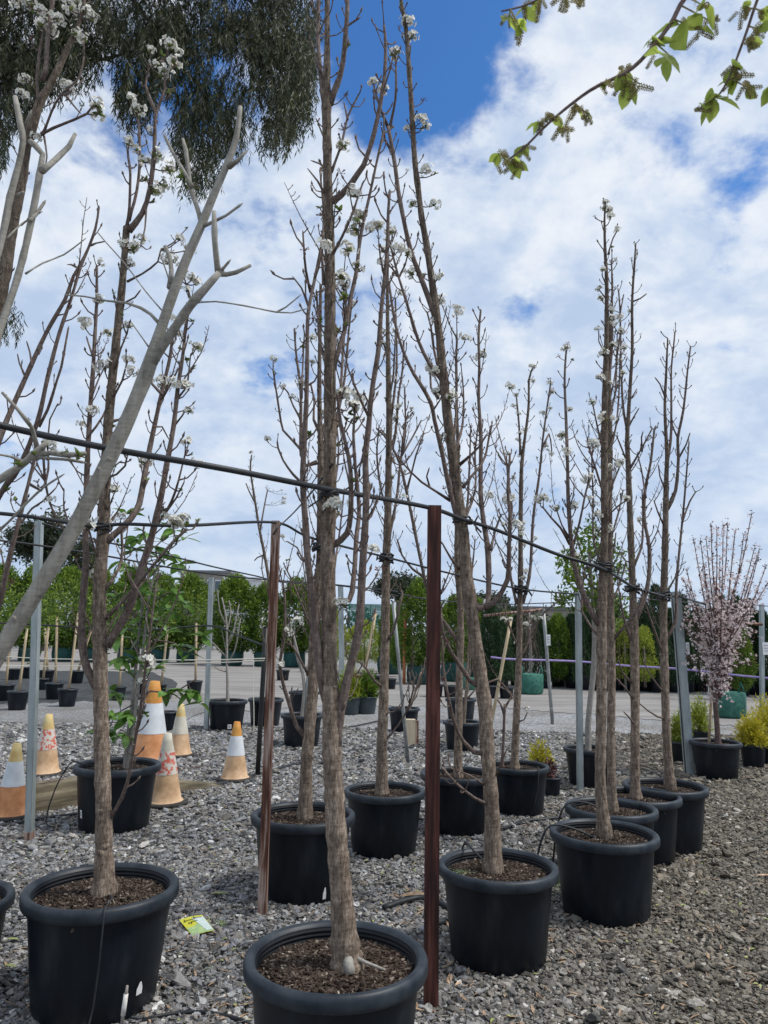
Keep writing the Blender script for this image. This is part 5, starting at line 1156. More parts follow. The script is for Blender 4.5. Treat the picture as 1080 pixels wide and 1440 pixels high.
drip([(x - .04, y - .03, zs + .01), (x - .15, y - .03, zs + .06), (x - rt * .9, y - .02, h + .02), (x - rt * 1.12, y - .03, h - .03), (x - rt * 1.25, y, h * .5), (x - rt * 1.3, y + .02, .02)], .006, 'thin tube looped over the half hidden lane pot')
o_, x, y, s, zs, h, rt = POTS['L']
drip([(x - .04, y - .05, zs + .01), (x - rt * .7, y - .1, zs + .05), (x - rt * 1.03, y - .08, h + .01), (x - rt * 1.35, y - .08, h * .6), (x - rt * 1.5, y - .08, .05), (x - rt * 1.2, y - .12, .02)], .005, 'thin tube arching out of the leafy shrub pot')
o_, x, y, s, zs, h, rt = POTS['C']
drip([(x - .03, y + .03, zs + .01), (x - .1, y + .14, zs + .06), (x - .13, y + rt * .92, h + .02), (x - .16, y + rt * 1.15, h * .7), (x - .2, y + rt * 1.3, .02)], .005, 'thin tube over the back rim of the leaning trunk pot')
o_, x, y, s, zs, h, rt = POTS['Gp']
drip([(x + .03, y - .03, zs + .01), (x + .12, y - .14, zs + .04), (x + .13, y - rt * .92, h + .005), (x + .12, y - rt * .95, h * .6), (x + .05, y - rt * 1.0, .015)], .004, 'thin drip tube down the pot of the slender blossoming pear')

# ------------------------------------------------------------------ traffic cones
def cone(u, v, hpx, mats, label):
    a = G(u, v); h = hpx * m_per_px(a) * 1.02; o = empty('traffic_cone', (a.x, a.y, .006), random.uniform(0, 6))
    o.rotation_euler[0] = random.uniform(-.03, .03)
    m = MB(); R0 = .33 * h; m.lathe([(.001, 0), (R0 * .97, 0), (R0, h * .012), (R0, h * .035), (R0 * .93, h * .05), (.24 * h, h * .055)], 10); m.build('base', 'cone_base', o)
    rad = lambda t: h * (.235 - .18 * t)
    segs = [(.05, .43), (.43, .76), (.76, 1.0)]
    for (t0, t1), mt, nm in zip(segs, mats, ('lower_band', 'collar', 'tip')):
        m = MB(); e = .0025 if nm == 'collar' else 0.0
        pr = [(rad(t0) + (h * .03 if t0 < .1 else e), h * t0)]
        if t0 < .1: pr += [(rad(.075), h * .08)]
        pr += [(rad((t0 + t1) / 2) + e, h * (t0 + t1) / 2), (rad(t1) + e, h * t1)]
        if nm == 'tip': pr += [(rad(1) * .72, h * 1.004), (rad(1) * .68, h * .96)]
        m.lathe(pr, 28, wob=lambda an, z: 1 + .012 * math.sin(2 * an + 1)); m.build(nm, mt, o)
    return tag(o, label, 'cone', 'weathered traffic cones among the pots')
random.seed(71)
cone(14, 1150, 98, ('cone_orange', 'cone_white', 'cone_yellow'), 'traffic cone with clean white collar and pale yellow tip beside the grey channel post')
cone(63, 1090, 81, ('cone_faded', 'cone_red_wear', 'cone_yellow'), 'faded cone with scuffed red collar behind the timber sleeper')
cone(233, 1132, 95, ('cone_faded', 'cone_red_wear', 'cone_cream'), 'faded cone with red scuffs and a pale tip beside the leafy shrub pot')
cone(252, 1064, 70, ('cone_faded', 'cone_cream', 'cone_yellow'), 'small faded cone with a cracked cream collar')
cone(330, 1098, 78, ('cone_faded', 'cone_white', 'cone_tip_orange'), 'cone with white collar and bright orange tip beside the black pipe')
cone(210, 1086, 122, ('cone_orange', 'cone_white', 'cone_tip_orange'), 'tall orange and white cone standing behind the leafy shrub pot')

# ------------------------------------------------------------------ timber, block, tag, small things
def sleeper(a, b, h, d, label, sink=0.0):
    p, q = G(*a), G(*b); v = q - p; L = v.length; o = empty('timber_sleeper', p, math.atan2(v.y, v.x))
    m = MB(); n = 14; vs = []; prof = [(-.5, 0), (-.52, .6), (-.42, .93), (-.2, 1), (.2, 1), (.42, .93), (.52, .6), (.5, 0)]
    for i in range(n + 1):
        t = i / n
        for (y, z) in prof: vs.append((L * t, y * d + random.uniform(-.004, .004) + d * .5, (z * h + random.uniform(-.005, .005)) - sink * t - .02))
    k = len(prof); fs = [(i * k + j, (i + 1) * k + j, (i + 1) * k + (j + 1) % k, i * k + (j + 1) % k) for i in range(n) for j in range(k)]
    fs += [tuple(range(k)), tuple(n * k + j for j in reversed(range(k)))]
    m.add(vs, fs, 0, False); m.build('beam', 'timber', o)
    m = MB()
    for i in range(5): m.box((L * random.uniform(.1, .9), d * random.uniform(.2, .8), h - .018), (L * .2, .004, .004))
    m.build('check_cracks', 'limb_bark', o); return tag(o, label, 'sleeper', 'weathered timber sleepers edging the bed')
sleeper((-30, 1158), (132, 1131), .24, .2, 'weathered timber sleeper behind the tall grey channel post')
sleeper((196, 1126), (314, 1106), .21, .18, 'low end of a timber sleeper sinking into the gravel beside a cone', .17)
def block():
    a = G(577, 1047); s = m_per_px(a); o = empty('timber_block', a); m = MB(); m.box((0, 0, 17 * s), (13 * s, 12 * s, 35 * s)); m.build('wood', 'timber_block', o)
    m = MB(); m.box((9 * s, 0, 16 * s), (4.5 * s, 4 * s, 34 * s)); m.build('iron_peg', 'rust_worn', o); tag(o, 'short pale timber block with a rusty peg, beside the open black pot', 'block')
block()
def plant_tag():
    c = [G(252, 1293.5, .030), G(271, 1317, .016), G(302, 1308.5, .024), G(284, 1286.5, .034)]; o = empty('plant_tag', c[0]); off = c[0]
    TL, BL, BR, TR = [p - off for p in c]
    q = lambda x, y, dz=0.0: TL.lerp(TR, x).lerp(BL.lerp(BR, x), y) + Vector((0, 0, dz))
    def patch(x0, x1, y0, y1, dz, n=6, edge=None):
        m = MB(); vs = []
        for j in range(n + 1):
            for i in range(n + 1):
                x = x0 + (x1 - x0) * i / n; y = y0 + (y1 - y0) * j / n
                if edge: x, y = edge(x, y, i / n, j / n)
                vs.append(q(x, y, dz + .004 * math.sin(3.1 * x)))
        m.add(vs, [(j * (n + 1) + i, j * (n + 1) + i + 1, (j + 1) * (n + 1) + i + 1, (j + 1) * (n + 1) + i) for j in range(n) for i in range(n)]); return m
    patch(0, 1, 0, 1, 0).build('card', 'tag_yellow', o)
    patch(.02, .98, .5, .99, .0012, edge=lambda x, y, i, j: (x, y + (1 - j) * .06 * math.sin(7 * x))).build('green_print', 'tag_green', o)
    patch(.42, .97, .12, .93, .0022, 8, edge=lambda x, y, i, j: (.42 + .55 * (.28 + .72 * i) + (j - .5) * .25 * (1 - i) * .8, y)).build('photo_print', 'tag_white', o)
    m = MB()                                  # the loose handwriting
    def stroke(pts): m.tube([q(x, y, .0032 + .004 * math.sin(3.1 * x)) for x, y in pts], .0011, 4)
    for (x0, x1, y, amp, k) in ((.10, .17, .17, .075, 1.2), (.17, .50, .19, .028, 5), (.54, .60, .13, .09, 1.2), (.60, .90, .15, .022, 4), (.20, .30, .34, .03, 2), (.30, .36, .36, .06, 1), (.36, .62, .32, .02, 4)):
        stroke([(x0 + (x1 - x0) * i / 24, y + amp * math.sin(2 * math.pi * k * i / 24) * (1 - .3 * i / 24)) for i in range(25)])
    m.build('handwriting', 'ink', o); tag(o, 'yellow and green plant tag with black handwriting lying on the gravel', 'tag')
plant_tag()
def painted_stick():
    a = G(168, 1462); b = P(179, 1386, a.y - .02); o = empty('painted_stick', a); d = b - a
    m = MB(); m.tube([d * 0, d * .5, d * .86, d], [.006, .0065, .006, .0045], 8, 0, True, .1); m.build('stick', 'pale_twig', o)
    m = MB(); m.tube([d * .45, d * .6, d * .85], [.0085, .0095, .0085], 8, 0, True, .2); m.build('paint', 'white_paint', o); tag(o, 'short stick with white paint standing before the drip tube pot', 'stick')
painted_stick()

def lance(m, c, L, w, a, tilt, curl, mi=0):
    d = Vector((math.cos(a), math.sin(a), tilt)); leaf_shape(m, c, d, (0, 0, 1), L, w, mi, .3, curl)
def fallen(u, v, Lpx, a, mt, label, w=.2):
    p = G(u, v, .016); L = Lpx * m_per_px(p); m = MB(); lance(m, (0, 0, .004), L, L * w, a, .05, .12)
    n = len(m.v); o = m.build('fallen_leaf', mt, None, loc=p); tag(o, label, 'leaf', 'single leaves fallen on the gravel'); return o
fallen(296, 1258, 26, .25, 'leaf_fallen_green', 'pale green leaf lying above the yellow plant tag', .3)
fallen(238, 1263, 14, .9, 'leaf_dead', 'brown leaf lying just beside the blossoming tree pot', .35)
fallen(348, 1412, 55, .4, 'leaf_dead', 'long tan gum leaf lying left of the front pot', .16)
fallen(362, 1428, 58, .75, 'leaf_dead', 'curved tan gum leaf beside the front pot, below the long one', .18)
fallen(8, 1322, 18, .2, 'leaf_fallen_green', 'green leaf lying beside the rim edge at the border', .35)
fallen(6, 1358, 20, -.2, 'leaf_fallen_green', 'yellowish leaf lying below the green one at the border', .35)
fallen(838, 1325, 24, .1, 'leaf_dead', 'pale tan leaf in the lane before the looped tube pot', .2)
fallen(560, 1262, 60, .35, 'leaf_dead', 'wide tan leaf lying behind the front pot beside the pipe', .25)
fallen(640, 1388, 22, 1.0, 'leaf_dead', 'tan leaf beside the foot of the leaning trunk pot', .25)
fallen(1062, 1232, 36, .1, 'leaf_dead', 'pinkish dry leaf far out on the gravel lane', .2)
fallen(312, 1168, 14, .3, 'leaf_fallen_green', 'pale leaf lying before the orange tipped cone', .3)
fallen(957, 1275, 14, .6, 'leaf_fallen_green', 'yellow green leaf on the lane beside the front lane pot', .4)

def litter():
    C = MB(); random.seed(81)
    def one(x, y, k):
        if k < .45:
            lance(C, (x, y, random.uniform(.008, .016)), random.uniform(.03, .085), random.uniform(.006, .014), random.uniform(0, 6.28), random.uniform(-.05, .12), random.uniform(-.2, .25), 0)
        elif k < .8:
            a = random.uniform(0, 6.28); L = random.uniform(.02, .09); p = Vector((x, y, .012)); d = Vector((math.cos(a), math.sin(a), random.uniform(-.05, .15)))
            C.tube([p, p + d * L * .5 + Vector((0, 0, .004)), p + d * L], [.0016, .0014, .0008], 4, 1)
        else: lance(C, (x, y, .014), random.uniform(.02, .035), random.uniform(.01, .016), random.uniform(0, 6.28), .1, .3, 2)
    for _ in range(4200):
        y = 1.6 + 7 * random.random() ** 1.3; x = random.uniform(-.62 * y - .2, .62 * y + .2); one(x, y, random.random())
    for (u, v, ru, rv, n) in ((350, 1420, 60, 25, 40), (90, 1160, 80, 18, 90), (770, 1150, 40, 14, 60), (585, 1270, 35, 16, 40), (315, 1112, 60, 8, 50), (470, 1065, 60, 10, 40), (300, 1055, 40, 8, 30), (640, 1300, 30, 30, 20), (290, 1330, 80, 40, 30), (20, 1075, 30, 14, 50)):
        for _ in range(n):
            p = G(u + random.uniform(-ru, ru), v + random.uniform(-rv, rv)); one(p.x, p.y, random.random())
    o = C.build('leaf_litter', ['leaf_dead', 'pale_twig', 'leaf_fallen_green']); o['kind'] = 'stuff'; o['label'] = 'dry leaves and twigs scattered over the gravel'; o['category'] = 'litter'
litter()
def weeds():
    random.seed(83)
    for (u, v, s, lb) in ((312, 1305, .05, 'tiny green weed sprouting beside the yellow plant tag'), (296, 1367, .03, 'tiny weed in the gravel below the yellow plant tag'), (778, 1250, .09, 'low weed at the foot of the looped tube pot'), (78, 1135, .16, 'dry grassy weed standing against the timber sleeper')):
        m = MB(); p = G(u, v)
        for _ in range(12): lance(m, (random.uniform(-.01, .01), random.uniform(-.01, .01), 0), s * random.uniform(.6, 1.2), s * .1, random.uniform(0, 6.28), random.uniform(.5, 2.5), .2)
        o = m.build('weed', 'weed', None, loc=p); tag(o, lb, 'weed', 'small weeds in the gravel')
    o_, x, y, s, zs, h, rt = POTS['C']; m = MB()
    for _ in range(160):
        lance(m, (random.gauss(0, .028), random.gauss(0, .018), random.uniform(0, .015)), random.uniform(.006, .014), .004, random.uniform(0, 6.28), random.uniform(0, 1.2), .2)
    o = m.build('weed', 'moss', None, loc=(x - rt * .66, y - .04, zs + .002)); tag(o, 'grey green cushion weed growing inside the leaning trunk pot', 'weed', 'small weeds in the gravel')
weeds()

# ------------------------------------------------------------------ foliage masses
def blob(n, fx, shell=.35):
    """points through a volume: fx maps a unit sphere point and radius to xyz"""
    d = unit(n); r = RNG.uniform(shell, 1, n) ** .6; return d, r
def hedge_mesh(i, mt, rx=.85, h=3.0, n=9000, leaf=(.12, .06), z0=.4):
    rng = np.random.default_rng(400 + i); d = rng.normal(size=(n, 3)); d /= np.linalg.norm(d, axis=1, keepdims=True)
    r = rng.uniform(.45, 1, n) ** .55
    ph = rng.uniform(0, 6.28, 6); az = np.arctan2(d[:, 1], d[:, 0])
    lump = 1 + .13 * np.sin(3 * az + 5 * d[:, 2] + ph[0]) + .12 * np.sin(5 * az - 7 * d[:, 2] + ph[1]) + .09 * np.sin(9 * az + 11 * d[:, 2] + ph[2])
    sq = np.sign(d[:, 2]) * np.abs(d[:, 2]) ** .7
    p = np.stack([d[:, 0] * r * rx * lump, d[:, 1] * r * rx * lump, z0 + h / 2 + sq * h / 2 * r * (1 + .07 * (lump - 1))], 1)
    wid = 1.08 - .38 * np.clip((p[:, 2] - z0) / h, 0, 1) ** 1.6; p[:, 0] *= wid; p[:, 1] *= wid
    dirs = d * .7 + rng.normal(size=(n, 3)) * .6 + np.array([0, 0, .3])
    tone = np.clip(.5 + .22 * rng.normal(size=n) + .25 * (p[:, 2] - z0 - h / 2) / h + .5 * (lump - 1), 0, 1)  # lit tops, dark base and hollows put into the leaf tone
    return leaf_mesh('hedge_crown', p, dirs, leaf[0], leaf[1], [mt], tone)
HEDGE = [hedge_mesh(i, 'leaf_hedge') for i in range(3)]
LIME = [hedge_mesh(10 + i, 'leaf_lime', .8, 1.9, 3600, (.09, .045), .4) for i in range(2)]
mb = MB(); mb.lathe([(.001, 0), (.36, 0), (.40, .06), (.42, .3), (.41, .52), (.38, .56), (.33, .50), (.001, .5)], 20, wob=lambda a, z: 1 + .05 * math.sin(3 * a + 4 * z) + .03 * math.sin(7 * a)); BAG = mb.mesh('grow_bag', ['bag_teal'])
mb = MB(); mb.lathe([(.001, 0), (.27, 0), (.30, .05), (.30, .3), (.29, .46), (.27, .48), (.25, .42), (.001, .4)], 20, wob=lambda a, z: 1 + .06 * math.sin(2 * a + 3 * z) + .03 * math.sin(7 * a))
for sx in (-1, 1): mb.tube([(sx * .26, .05, .42), (sx * .29, .02, .58), (sx * .26, -.03, .66), (sx * .27, -.08, .56), (sx * .28, -.1, .4)], .014, 6)
BAG2 = mb.mesh('grow_bag', ['bag_green'])
mb = MB(); mb.tube([(0, 0, .3), (.02, 0, .9), (-.02, .02, 1.6), (0, 0, 2.4)], [.035, .03, .024, .012], 8); TRK = mb.mesh('bush_trunk', ['limb_bark'])
def bush(u, v, wpx, vtop, label, meshes=HEDGE, full=(1.7, 3.4), bag=BAG, bs=1.0, group='clipped bushes in grow bags along the road'):
    a = G(u, v); s = m_per_px(a); w = wpx * s; h = P(u, vtop, a.y).z; o = empty('bagged_bush', (a.x, a.y, 0), random.uniform(0, 6.28))
    part('crown', random.choice(meshes), o, scale=(w / full[0], w / full[0], h / full[1])); part('trunk', TRK, o, scale=(1, 1, h / 3.4))
    tag(o, label, 'bush', group)
    if bag is not None:
        b = part('grow_bag', bag, None, (a.x, a.y, .01), (0, 0, random.uniform(0, 6)), (bs, bs, bs)); tag(b, 'grow bag under the ' + label, 'bag', 'grow bags of the bushes')
random.seed(91)
for i, (u, v, w, vt, lb) in enumerate(((-60, 930, 70, 796, 'hedge bush reaching past the border'), (-8, 930, 62, 792, 'hedge bush behind the leaning grey trunk foot'), (40, 930, 58, 795, 'hedge bush behind the tall grey channel post'), (88, 930, 60, 797, 'hedge bush right of the tall grey channel post'), (134, 931, 58, 800, 'hedge bush behind the trunk of the blossoming tree'),
        (180, 932, 56, 797, 'hedge bush seen through the leafy shrub'), (222, 932, 56, 806, 'hedge bush seen right of the leafy shrub'), (263, 933, 58, 806, 'hedge bush before the tan building'), (326, 936, 66, 808, 'hedge bush behind the pale bare shrub'), (371, 937, 50, 818, 'hedge bush behind the worn rusty post'), (414, 938, 52, 812, 'hedge bush behind the forked trunk'), (452, 940, 44, 826, 'hedge bush hidden behind the tall straight trunk'))):
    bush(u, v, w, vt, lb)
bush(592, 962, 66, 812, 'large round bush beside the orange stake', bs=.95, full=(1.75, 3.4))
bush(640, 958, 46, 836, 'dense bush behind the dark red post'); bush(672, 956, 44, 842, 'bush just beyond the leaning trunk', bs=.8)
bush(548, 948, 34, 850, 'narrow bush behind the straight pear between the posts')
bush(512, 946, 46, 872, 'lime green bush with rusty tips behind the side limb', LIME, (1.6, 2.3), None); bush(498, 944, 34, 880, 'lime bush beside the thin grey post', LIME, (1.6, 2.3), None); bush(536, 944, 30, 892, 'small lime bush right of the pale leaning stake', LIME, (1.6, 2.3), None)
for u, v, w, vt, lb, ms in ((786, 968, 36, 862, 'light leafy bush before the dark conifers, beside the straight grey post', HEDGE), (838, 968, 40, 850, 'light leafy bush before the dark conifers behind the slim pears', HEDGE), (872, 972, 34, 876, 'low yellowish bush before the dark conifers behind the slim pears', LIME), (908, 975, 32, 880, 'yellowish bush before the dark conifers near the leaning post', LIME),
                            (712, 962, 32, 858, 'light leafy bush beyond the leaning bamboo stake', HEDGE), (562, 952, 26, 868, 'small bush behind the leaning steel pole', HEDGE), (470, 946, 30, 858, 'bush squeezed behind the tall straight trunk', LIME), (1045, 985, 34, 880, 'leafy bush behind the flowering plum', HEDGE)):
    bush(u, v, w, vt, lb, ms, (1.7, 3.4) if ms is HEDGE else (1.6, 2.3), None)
for i, (u, v, w) in enumerate(((486, 946, 22), (506, 950, 24), (530, 950, 22), (548, 954, 20), (612, 962, 24), (634, 964, 22), (688, 964, 24), (712, 966, 22), (398, 942, 20), (440, 948, 20))):
    pot('far%d' % i, u, v, w, 'black pot standing along the far edge of the road', 'black pots along the far road edge')
def lone_bag(u, v, sc, label):
    a = G(u, v); b = part('grow_bag', BAG2, None, (a.x, a.y, .01), (0, 0, .3), (sc, sc, sc)); tag(b, label, 'bag')
lone_bag(747, 976, 1.0, 'bright green bag with handles under the bare weeping tree'); lone_bag(1027, 1009, .95, 'bright green bag with handles behind the plum pot'); lone_bag(661, 970, .62, 'narrow green bag beside the leaning trunk')

# ------------------------------------------------------------------ dark conifers on the far side
def conifer_mesh(i, n=5200):
    rng = np.random.default_rng(500 + i); z = rng.uniform(.10, 1, n) ** .95; az = rng.uniform(0, 6.28, n); rad = .36 * np.sqrt(np.clip(1 - z, 0, 1)) ** .9 * (1 + .25 * np.sin(5 * az + 9 * z + i)) * np.sqrt(rng.uniform(.2, 1, n)) + .015
    p = np.stack([rad * np.cos(az), rad * np.sin(az), z * 2.6], 1); d = np.stack([np.cos(az) * .4, np.sin(az) * .4, np.where(rng.random(n) < .6, 1.0, -1.1)], 1) + rng.normal(size=(n, 3)) * .25
    return leaf_mesh('conifer_crown', p, d, .12, .022, ['leaf_conifer'], np.clip(.45 + .25 * rng.normal(size=n), 0, 1))
CONI = [conifer_mesh(i) for i in range(3)]
mb = MB(); mb.tube([(0, 0, .2), (0, .01, .8), (0, 0, 2.0)], [.03, .025, .01], 8); CTRK = mb.mesh('conifer_trunk', ['limb_bark'])
random.seed(95)
xs = [690, 704, 728, 764, 786, 806, 824, 845, 868, 890, 908, 927, 946, 965, 985, 1020, 1042, 1060, 1078, 1100, 1125]
for i, u in enumerate(xs):
    v = 964 + (u - 690) * .035 + random.uniform(-3, 3); a = G(u, v); h = random.uniform(.68, 1.0) * (1.2 if u in (927, 845) else 1); sc = random.uniform(.85, 1.15)
    o = empty('columnar_conifer', (a.x, a.y, 0), random.uniform(0, 6.28)); part('crown', random.choice(CONI), o, scale=(sc, sc, h)); part('trunk', CTRK, o)
    tag(o, 'dark columnar conifer in the potted row behind the purple hose', 'conifer', 'dark conifers in a row behind the purple hose')
    r = G(u, v); q = empty('plant_pot', (r.x, r.y, 0)); part('body', BIG[0], q); part('rim', BIG[1], q); part('soil', BIG[2], q); tag(q, 'black pot of a dark conifer in the row behind the purple hose', 'pot', 'black pots of the conifer row')
    k = .85; q.scale = (k, k, k)

# bare weeping tree in the bright bag, far scrub
def twig_mass(name, u, v, wpx, vtop, n, label, cat, bag=True, mt='twig_mass', group=None):
    a = G(u, v); s = m_per_px(a); o = empty(name, (a.x, a.y, 0)); h = P(u, vtop, a.y).z; w = wpx * s
    m = MB(); m.tube([(0, 0, .05), (.01, 0, h * .5), (0, 0, h * .93)], [.04, .035, .012], 8); m.build('trunk', 'pale_twig', o); m = MB()
    for k in range(n):
        an = random.uniform(0, 6.28); z0 = h * random.uniform(.5, .95); r = w / 2 * random.uniform(.3, 1); c, s_ = math.cos(an), math.sin(an)
        m.tube([(0, 0, z0), (c * r * .6, s_ * r * .6, z0 + .12), (c * r, s_ * r, z0 - .15), (c * r * 1.1, s_ * r * 1.1, z0 - random.uniform(.4, 1.0))], [.008, .006, .004, .002], 4)
    m.build('weeping_twigs', 'limb_bark', o); tag(o, label, cat, group)
twig_mass('weeping_tree', 746, 974, 30, 852, 60, 'bare weeping tree with a pale trunk in the bright green bag', 'tree')
twig_mass('weeping_tree', 880, 972, 40, 850, 60, 'bare weeping tree behind the bare slim pears', 'tree'); twig_mass('weeping_tree', 1000, 985, 36, 850, 50, 'bare weeping tree behind the leaning steel post', 'tree')

# leafy young tree behind the lane row
def leafy_tree(key, trunk, limbs, crown, n, leaf, mt, label, base, Y, bark='pale_twig'):
    o = tree('young_tree', label, 'tree', None, Y, trunk, limbs, seed=len(label), base=base, tmat=bark, spurs=False, knots=False, nsides=10)
    off = o.location; C, D, T = [], [], []
    for (u, v, ru, rv, w) in crown:
        for _ in range(int(n * w)):
            a = random.uniform(0, 6.28); r = math.sqrt(random.random()); c = P(u + ru * r * math.cos(a), v + rv * r * math.sin(a), Y + random.gauss(0, .16)); t0 = random.random()
            for _k in range(5):
                C.append(c - off + Vector((random.gauss(0, .022), random.gauss(0, .022), random.gauss(0, .022)))); D.append(rnd_dir(.2)); T.append(min(1, max(0, .3 + .5 * t0 + random.gauss(0, .1))))
    part('crown', leaf_mesh('young_crown', np.array(C), np.array(D), leaf[0], leaf[1], [mt], np.array(T)), o); return o
leafy_tree('Q', '827,1055,9 827,1020,8.5 830,985,8 834,950,8 836,900,7 834,850,6 830,800,5 828,760,3', [('834,870 815,830 800,800 790,780', 4, 2, .1), ('834,860 850,820 862,780 866,750', 4, 2, -.1), ('831,810 815,770 808,745', 3, 2, .1), ('833,840 850,800 845,760', 3, 2, .1)],
           [(828, 760, 20, 28, .5), (800, 800, 18, 28, .5), (832, 800, 40, 30, .8), (815, 840, 32, 20, .6), (855, 780, 16, 30, .4), (862, 860, 24, 30, .5), (790, 845, 10, 12, .15), (880, 800, 14, 30, .2)], 110, (.055, .028), 'leaf_hedge', 'small leaved green tree behind the lane row of bare pears', pz('Q'), py('Q'))
tree('bare_shrub', 'pale bare shrub with white twigs in the pot with the sticker', 'shrub', None, py('Fp'), '320,988,5 320,960,4 319,930,3.6 319,900,3 318,870,2.6 312,840,2', [('319,905 328,890 332,870 336,850', 2.6, 1.6, .1), ('320,935 330,915 335,890 338,870', 2.4, 1.6, -.1), ('319,925 305,910 296,900', 2, 1.4, .1), ('319,890 325,860 322,845', 2, 1.4, .1), ('318,880 309,860 306,830', 2, 1.4, -.1), ('320,945 308,942 298,935', 1.8, 1.4, .1)],
     seed=33, base=pz('Fp'), tmat='pale_twig', lmat='pale_twig', spurs=False, knots=False, nsides=8, shoots=5)
tree('bare_shrub', 'pale leaning stem with white blossom in the pot with the paired stake', 'shrub', None, py('K2'), '425,1008,6 428,970,5 424,940,4 418,915,3.4 412,890,3', [('420,925 410,905 404,895', 2.4, 1.6, .1), ('424,945 415,915 414,880', 2.4, 1.6, .1)], seed=34, base=pz('K2'), flowers=parse('415,873 408,880 405,893 420,872 425,878'), tmat='pale_twig', lmat='pale_twig', spurs=False, knots=False, nsides=8, fscale=1.3)
tree('bare_shrub', 'small bare twig in the pot beside the leaning trunk', 'shrub', None, py('S'), '652,1018,5 655,980,4 657,940,3 660,900,2.4', [('655,985 668,970 672,955', 2.4, 1.8, .1), ('656,950 646,920 645,890', 2.2, 1.6, .1)], seed=35, base=pz('S'), spurs=True, knots=False, nsides=8, shoots=3)
tree('bare_shrub', 'dead twig standing in the pot of the slender blossoming pear', 'shrub', None, py('Gp') + .15, '706,1078,5 708,1040,4 709,1010,4 710,990,4', [('709,1005 704,990 700,985', 3, 2.4, .02), ('710,995 716,985 720,980', 3, 2.4, .02)], seed=36, base=pz('Gp'), tmat='limb_bark', spurs=False, knots=False, nsides=8)
tree('bare_shrub', 'twiggy bare shrub in the open black pot', 'shrub', None, py('O'), '575,998,4 582,980,3 588,960,3 592,945,2.4', [('585,970 578,960 575,945', 2, 1.6, .05), ('590,955 596,940 598,925', 2, 1.6, .05)], seed=37, base=pz('O'), knots=False, nsides=8, shoots=3)

def small_shrub(key, u, v, wpx, hpx, mt, label, n=900, leaf=(.05, .012), up=.9, Y=None, base=None):
    Y = Y or py(key); base = base if base is not None else pz(key); c = P(u, v, Y); s = Y / F_PX; w = wpx * s / 2; h = hpx * s; o = empty('small_shrub', (c.x, c.y, base))
    rng = np.random.default_rng(int(u)); k = n // 12; d = rng.normal(size=(k, 3)); d[:, 2] = np.abs(d[:, 2]) * 1.2; d /= np.linalg.norm(d, axis=1, keepdims=True)
    tip = d * np.array([w, w, h]) * rng.uniform(.55, 1.05, (k, 1)); m = MB()
    for t in tip[:40]: m.tube([(0, 0, -.01), tuple(t * .5 + np.array([0, 0, .03])), tuple(t)], [.004, .003, .0015], 4)
    m.build('stems', 'limb_bark', o)
    C = np.repeat(tip, 12, 0) * rng.uniform(.45, 1.05, (k * 12, 1)) + rng.normal(size=(k * 12, 3)) * .012 + np.array([0, 0, .02]); D = np.repeat(d, 12, 0) * up + rng.normal(size=(k * 12, 3)) * .5
    tone = np.clip(np.repeat(rng.uniform(.1, .9, k), 12) + rng.normal(size=k * 12) * .12, 0, 1)
    part('foliage', leaf_mesh('shrub_foliage', C, D, leaf[0], leaf[1], [mt], tone), o); return tag(o, label, 'shrub')
small_shrub('V', 1058, 1040, 44, 42, 'leaf_yellow', 'bright yellow feathery shrub, the nearer of the two', 2600); small_shrub('V2', 1080, 1034, 52, 58, 'leaf_yellow', 'bright yellow feathery shrub, the taller farther one', 3200)
small_shrub('U', 957, 1038, 30, 42, 'leaf_lime', 'dull yellow green conifer behind the leaning steel post', 1800); small_shrub('U2', 984, 1024, 34, 46, 'leaf_lime', 'dull green conifer half hidden by the plum pot', 1800)
pot('LY', 758, 1074, 26, 'small black pot of the lime shrub behind a large pot', MID, small=True)
small_shrub('LY', 760, 1070, 36, 38, 'leaf_yellow', 'bright lime sprig behind the slender blossoming pear pot', 420, (.05, .016)); small_shrub('T', 772, 1088, 14, 26, 'leaf_purple', 'withered reddish plant in the small pot', 260)
def tub(u, v, wpx, label):
    a = G(u, v); s = m_per_px(a); w = wpx * s / 2; h = .30; o = empty('planter_tub', (a.x, a.y, 0)); m = MB(); m.lathe([(.001, 0), (w * .8, 0), (w * .82, .01), (w, h - .03)], 24); m.build('wall', 'tub_grey', o)
    m = MB(); m.lathe([(w, h - .03), (w * 1.05, h - .03), (w * 1.05, h), (w * .97, h), (w * .97, h - .05)], 24); m.build('rim', 'tub_grey', o); m = MB(); m.lathe([(.001, h - .04), (w * .97, h - .045)], 24); m.build('soil', 'soil', o); tag(o, label, 'tub', 'grey tubs of small conifers'); return a.y
y1 = tub(491, 1004, 32, 'grey tub of the rusty tinted conifer'); y2 = tub(514, 1003, 32, 'grey tub of the green conifer, beside the rusty tinted one')
small_shrub(None, 490, 985, 34, 44, 'leaf_lime', 'rusty yellow conifer in the grey tub', 1800, (.09, .02), Y=y1, base=.26); small_shrub(None, 516, 985, 36, 36, 'leaf_hedge', 'soft green conifer in the grey tub', 1800, (.09, .02), Y=y2, base=.26)

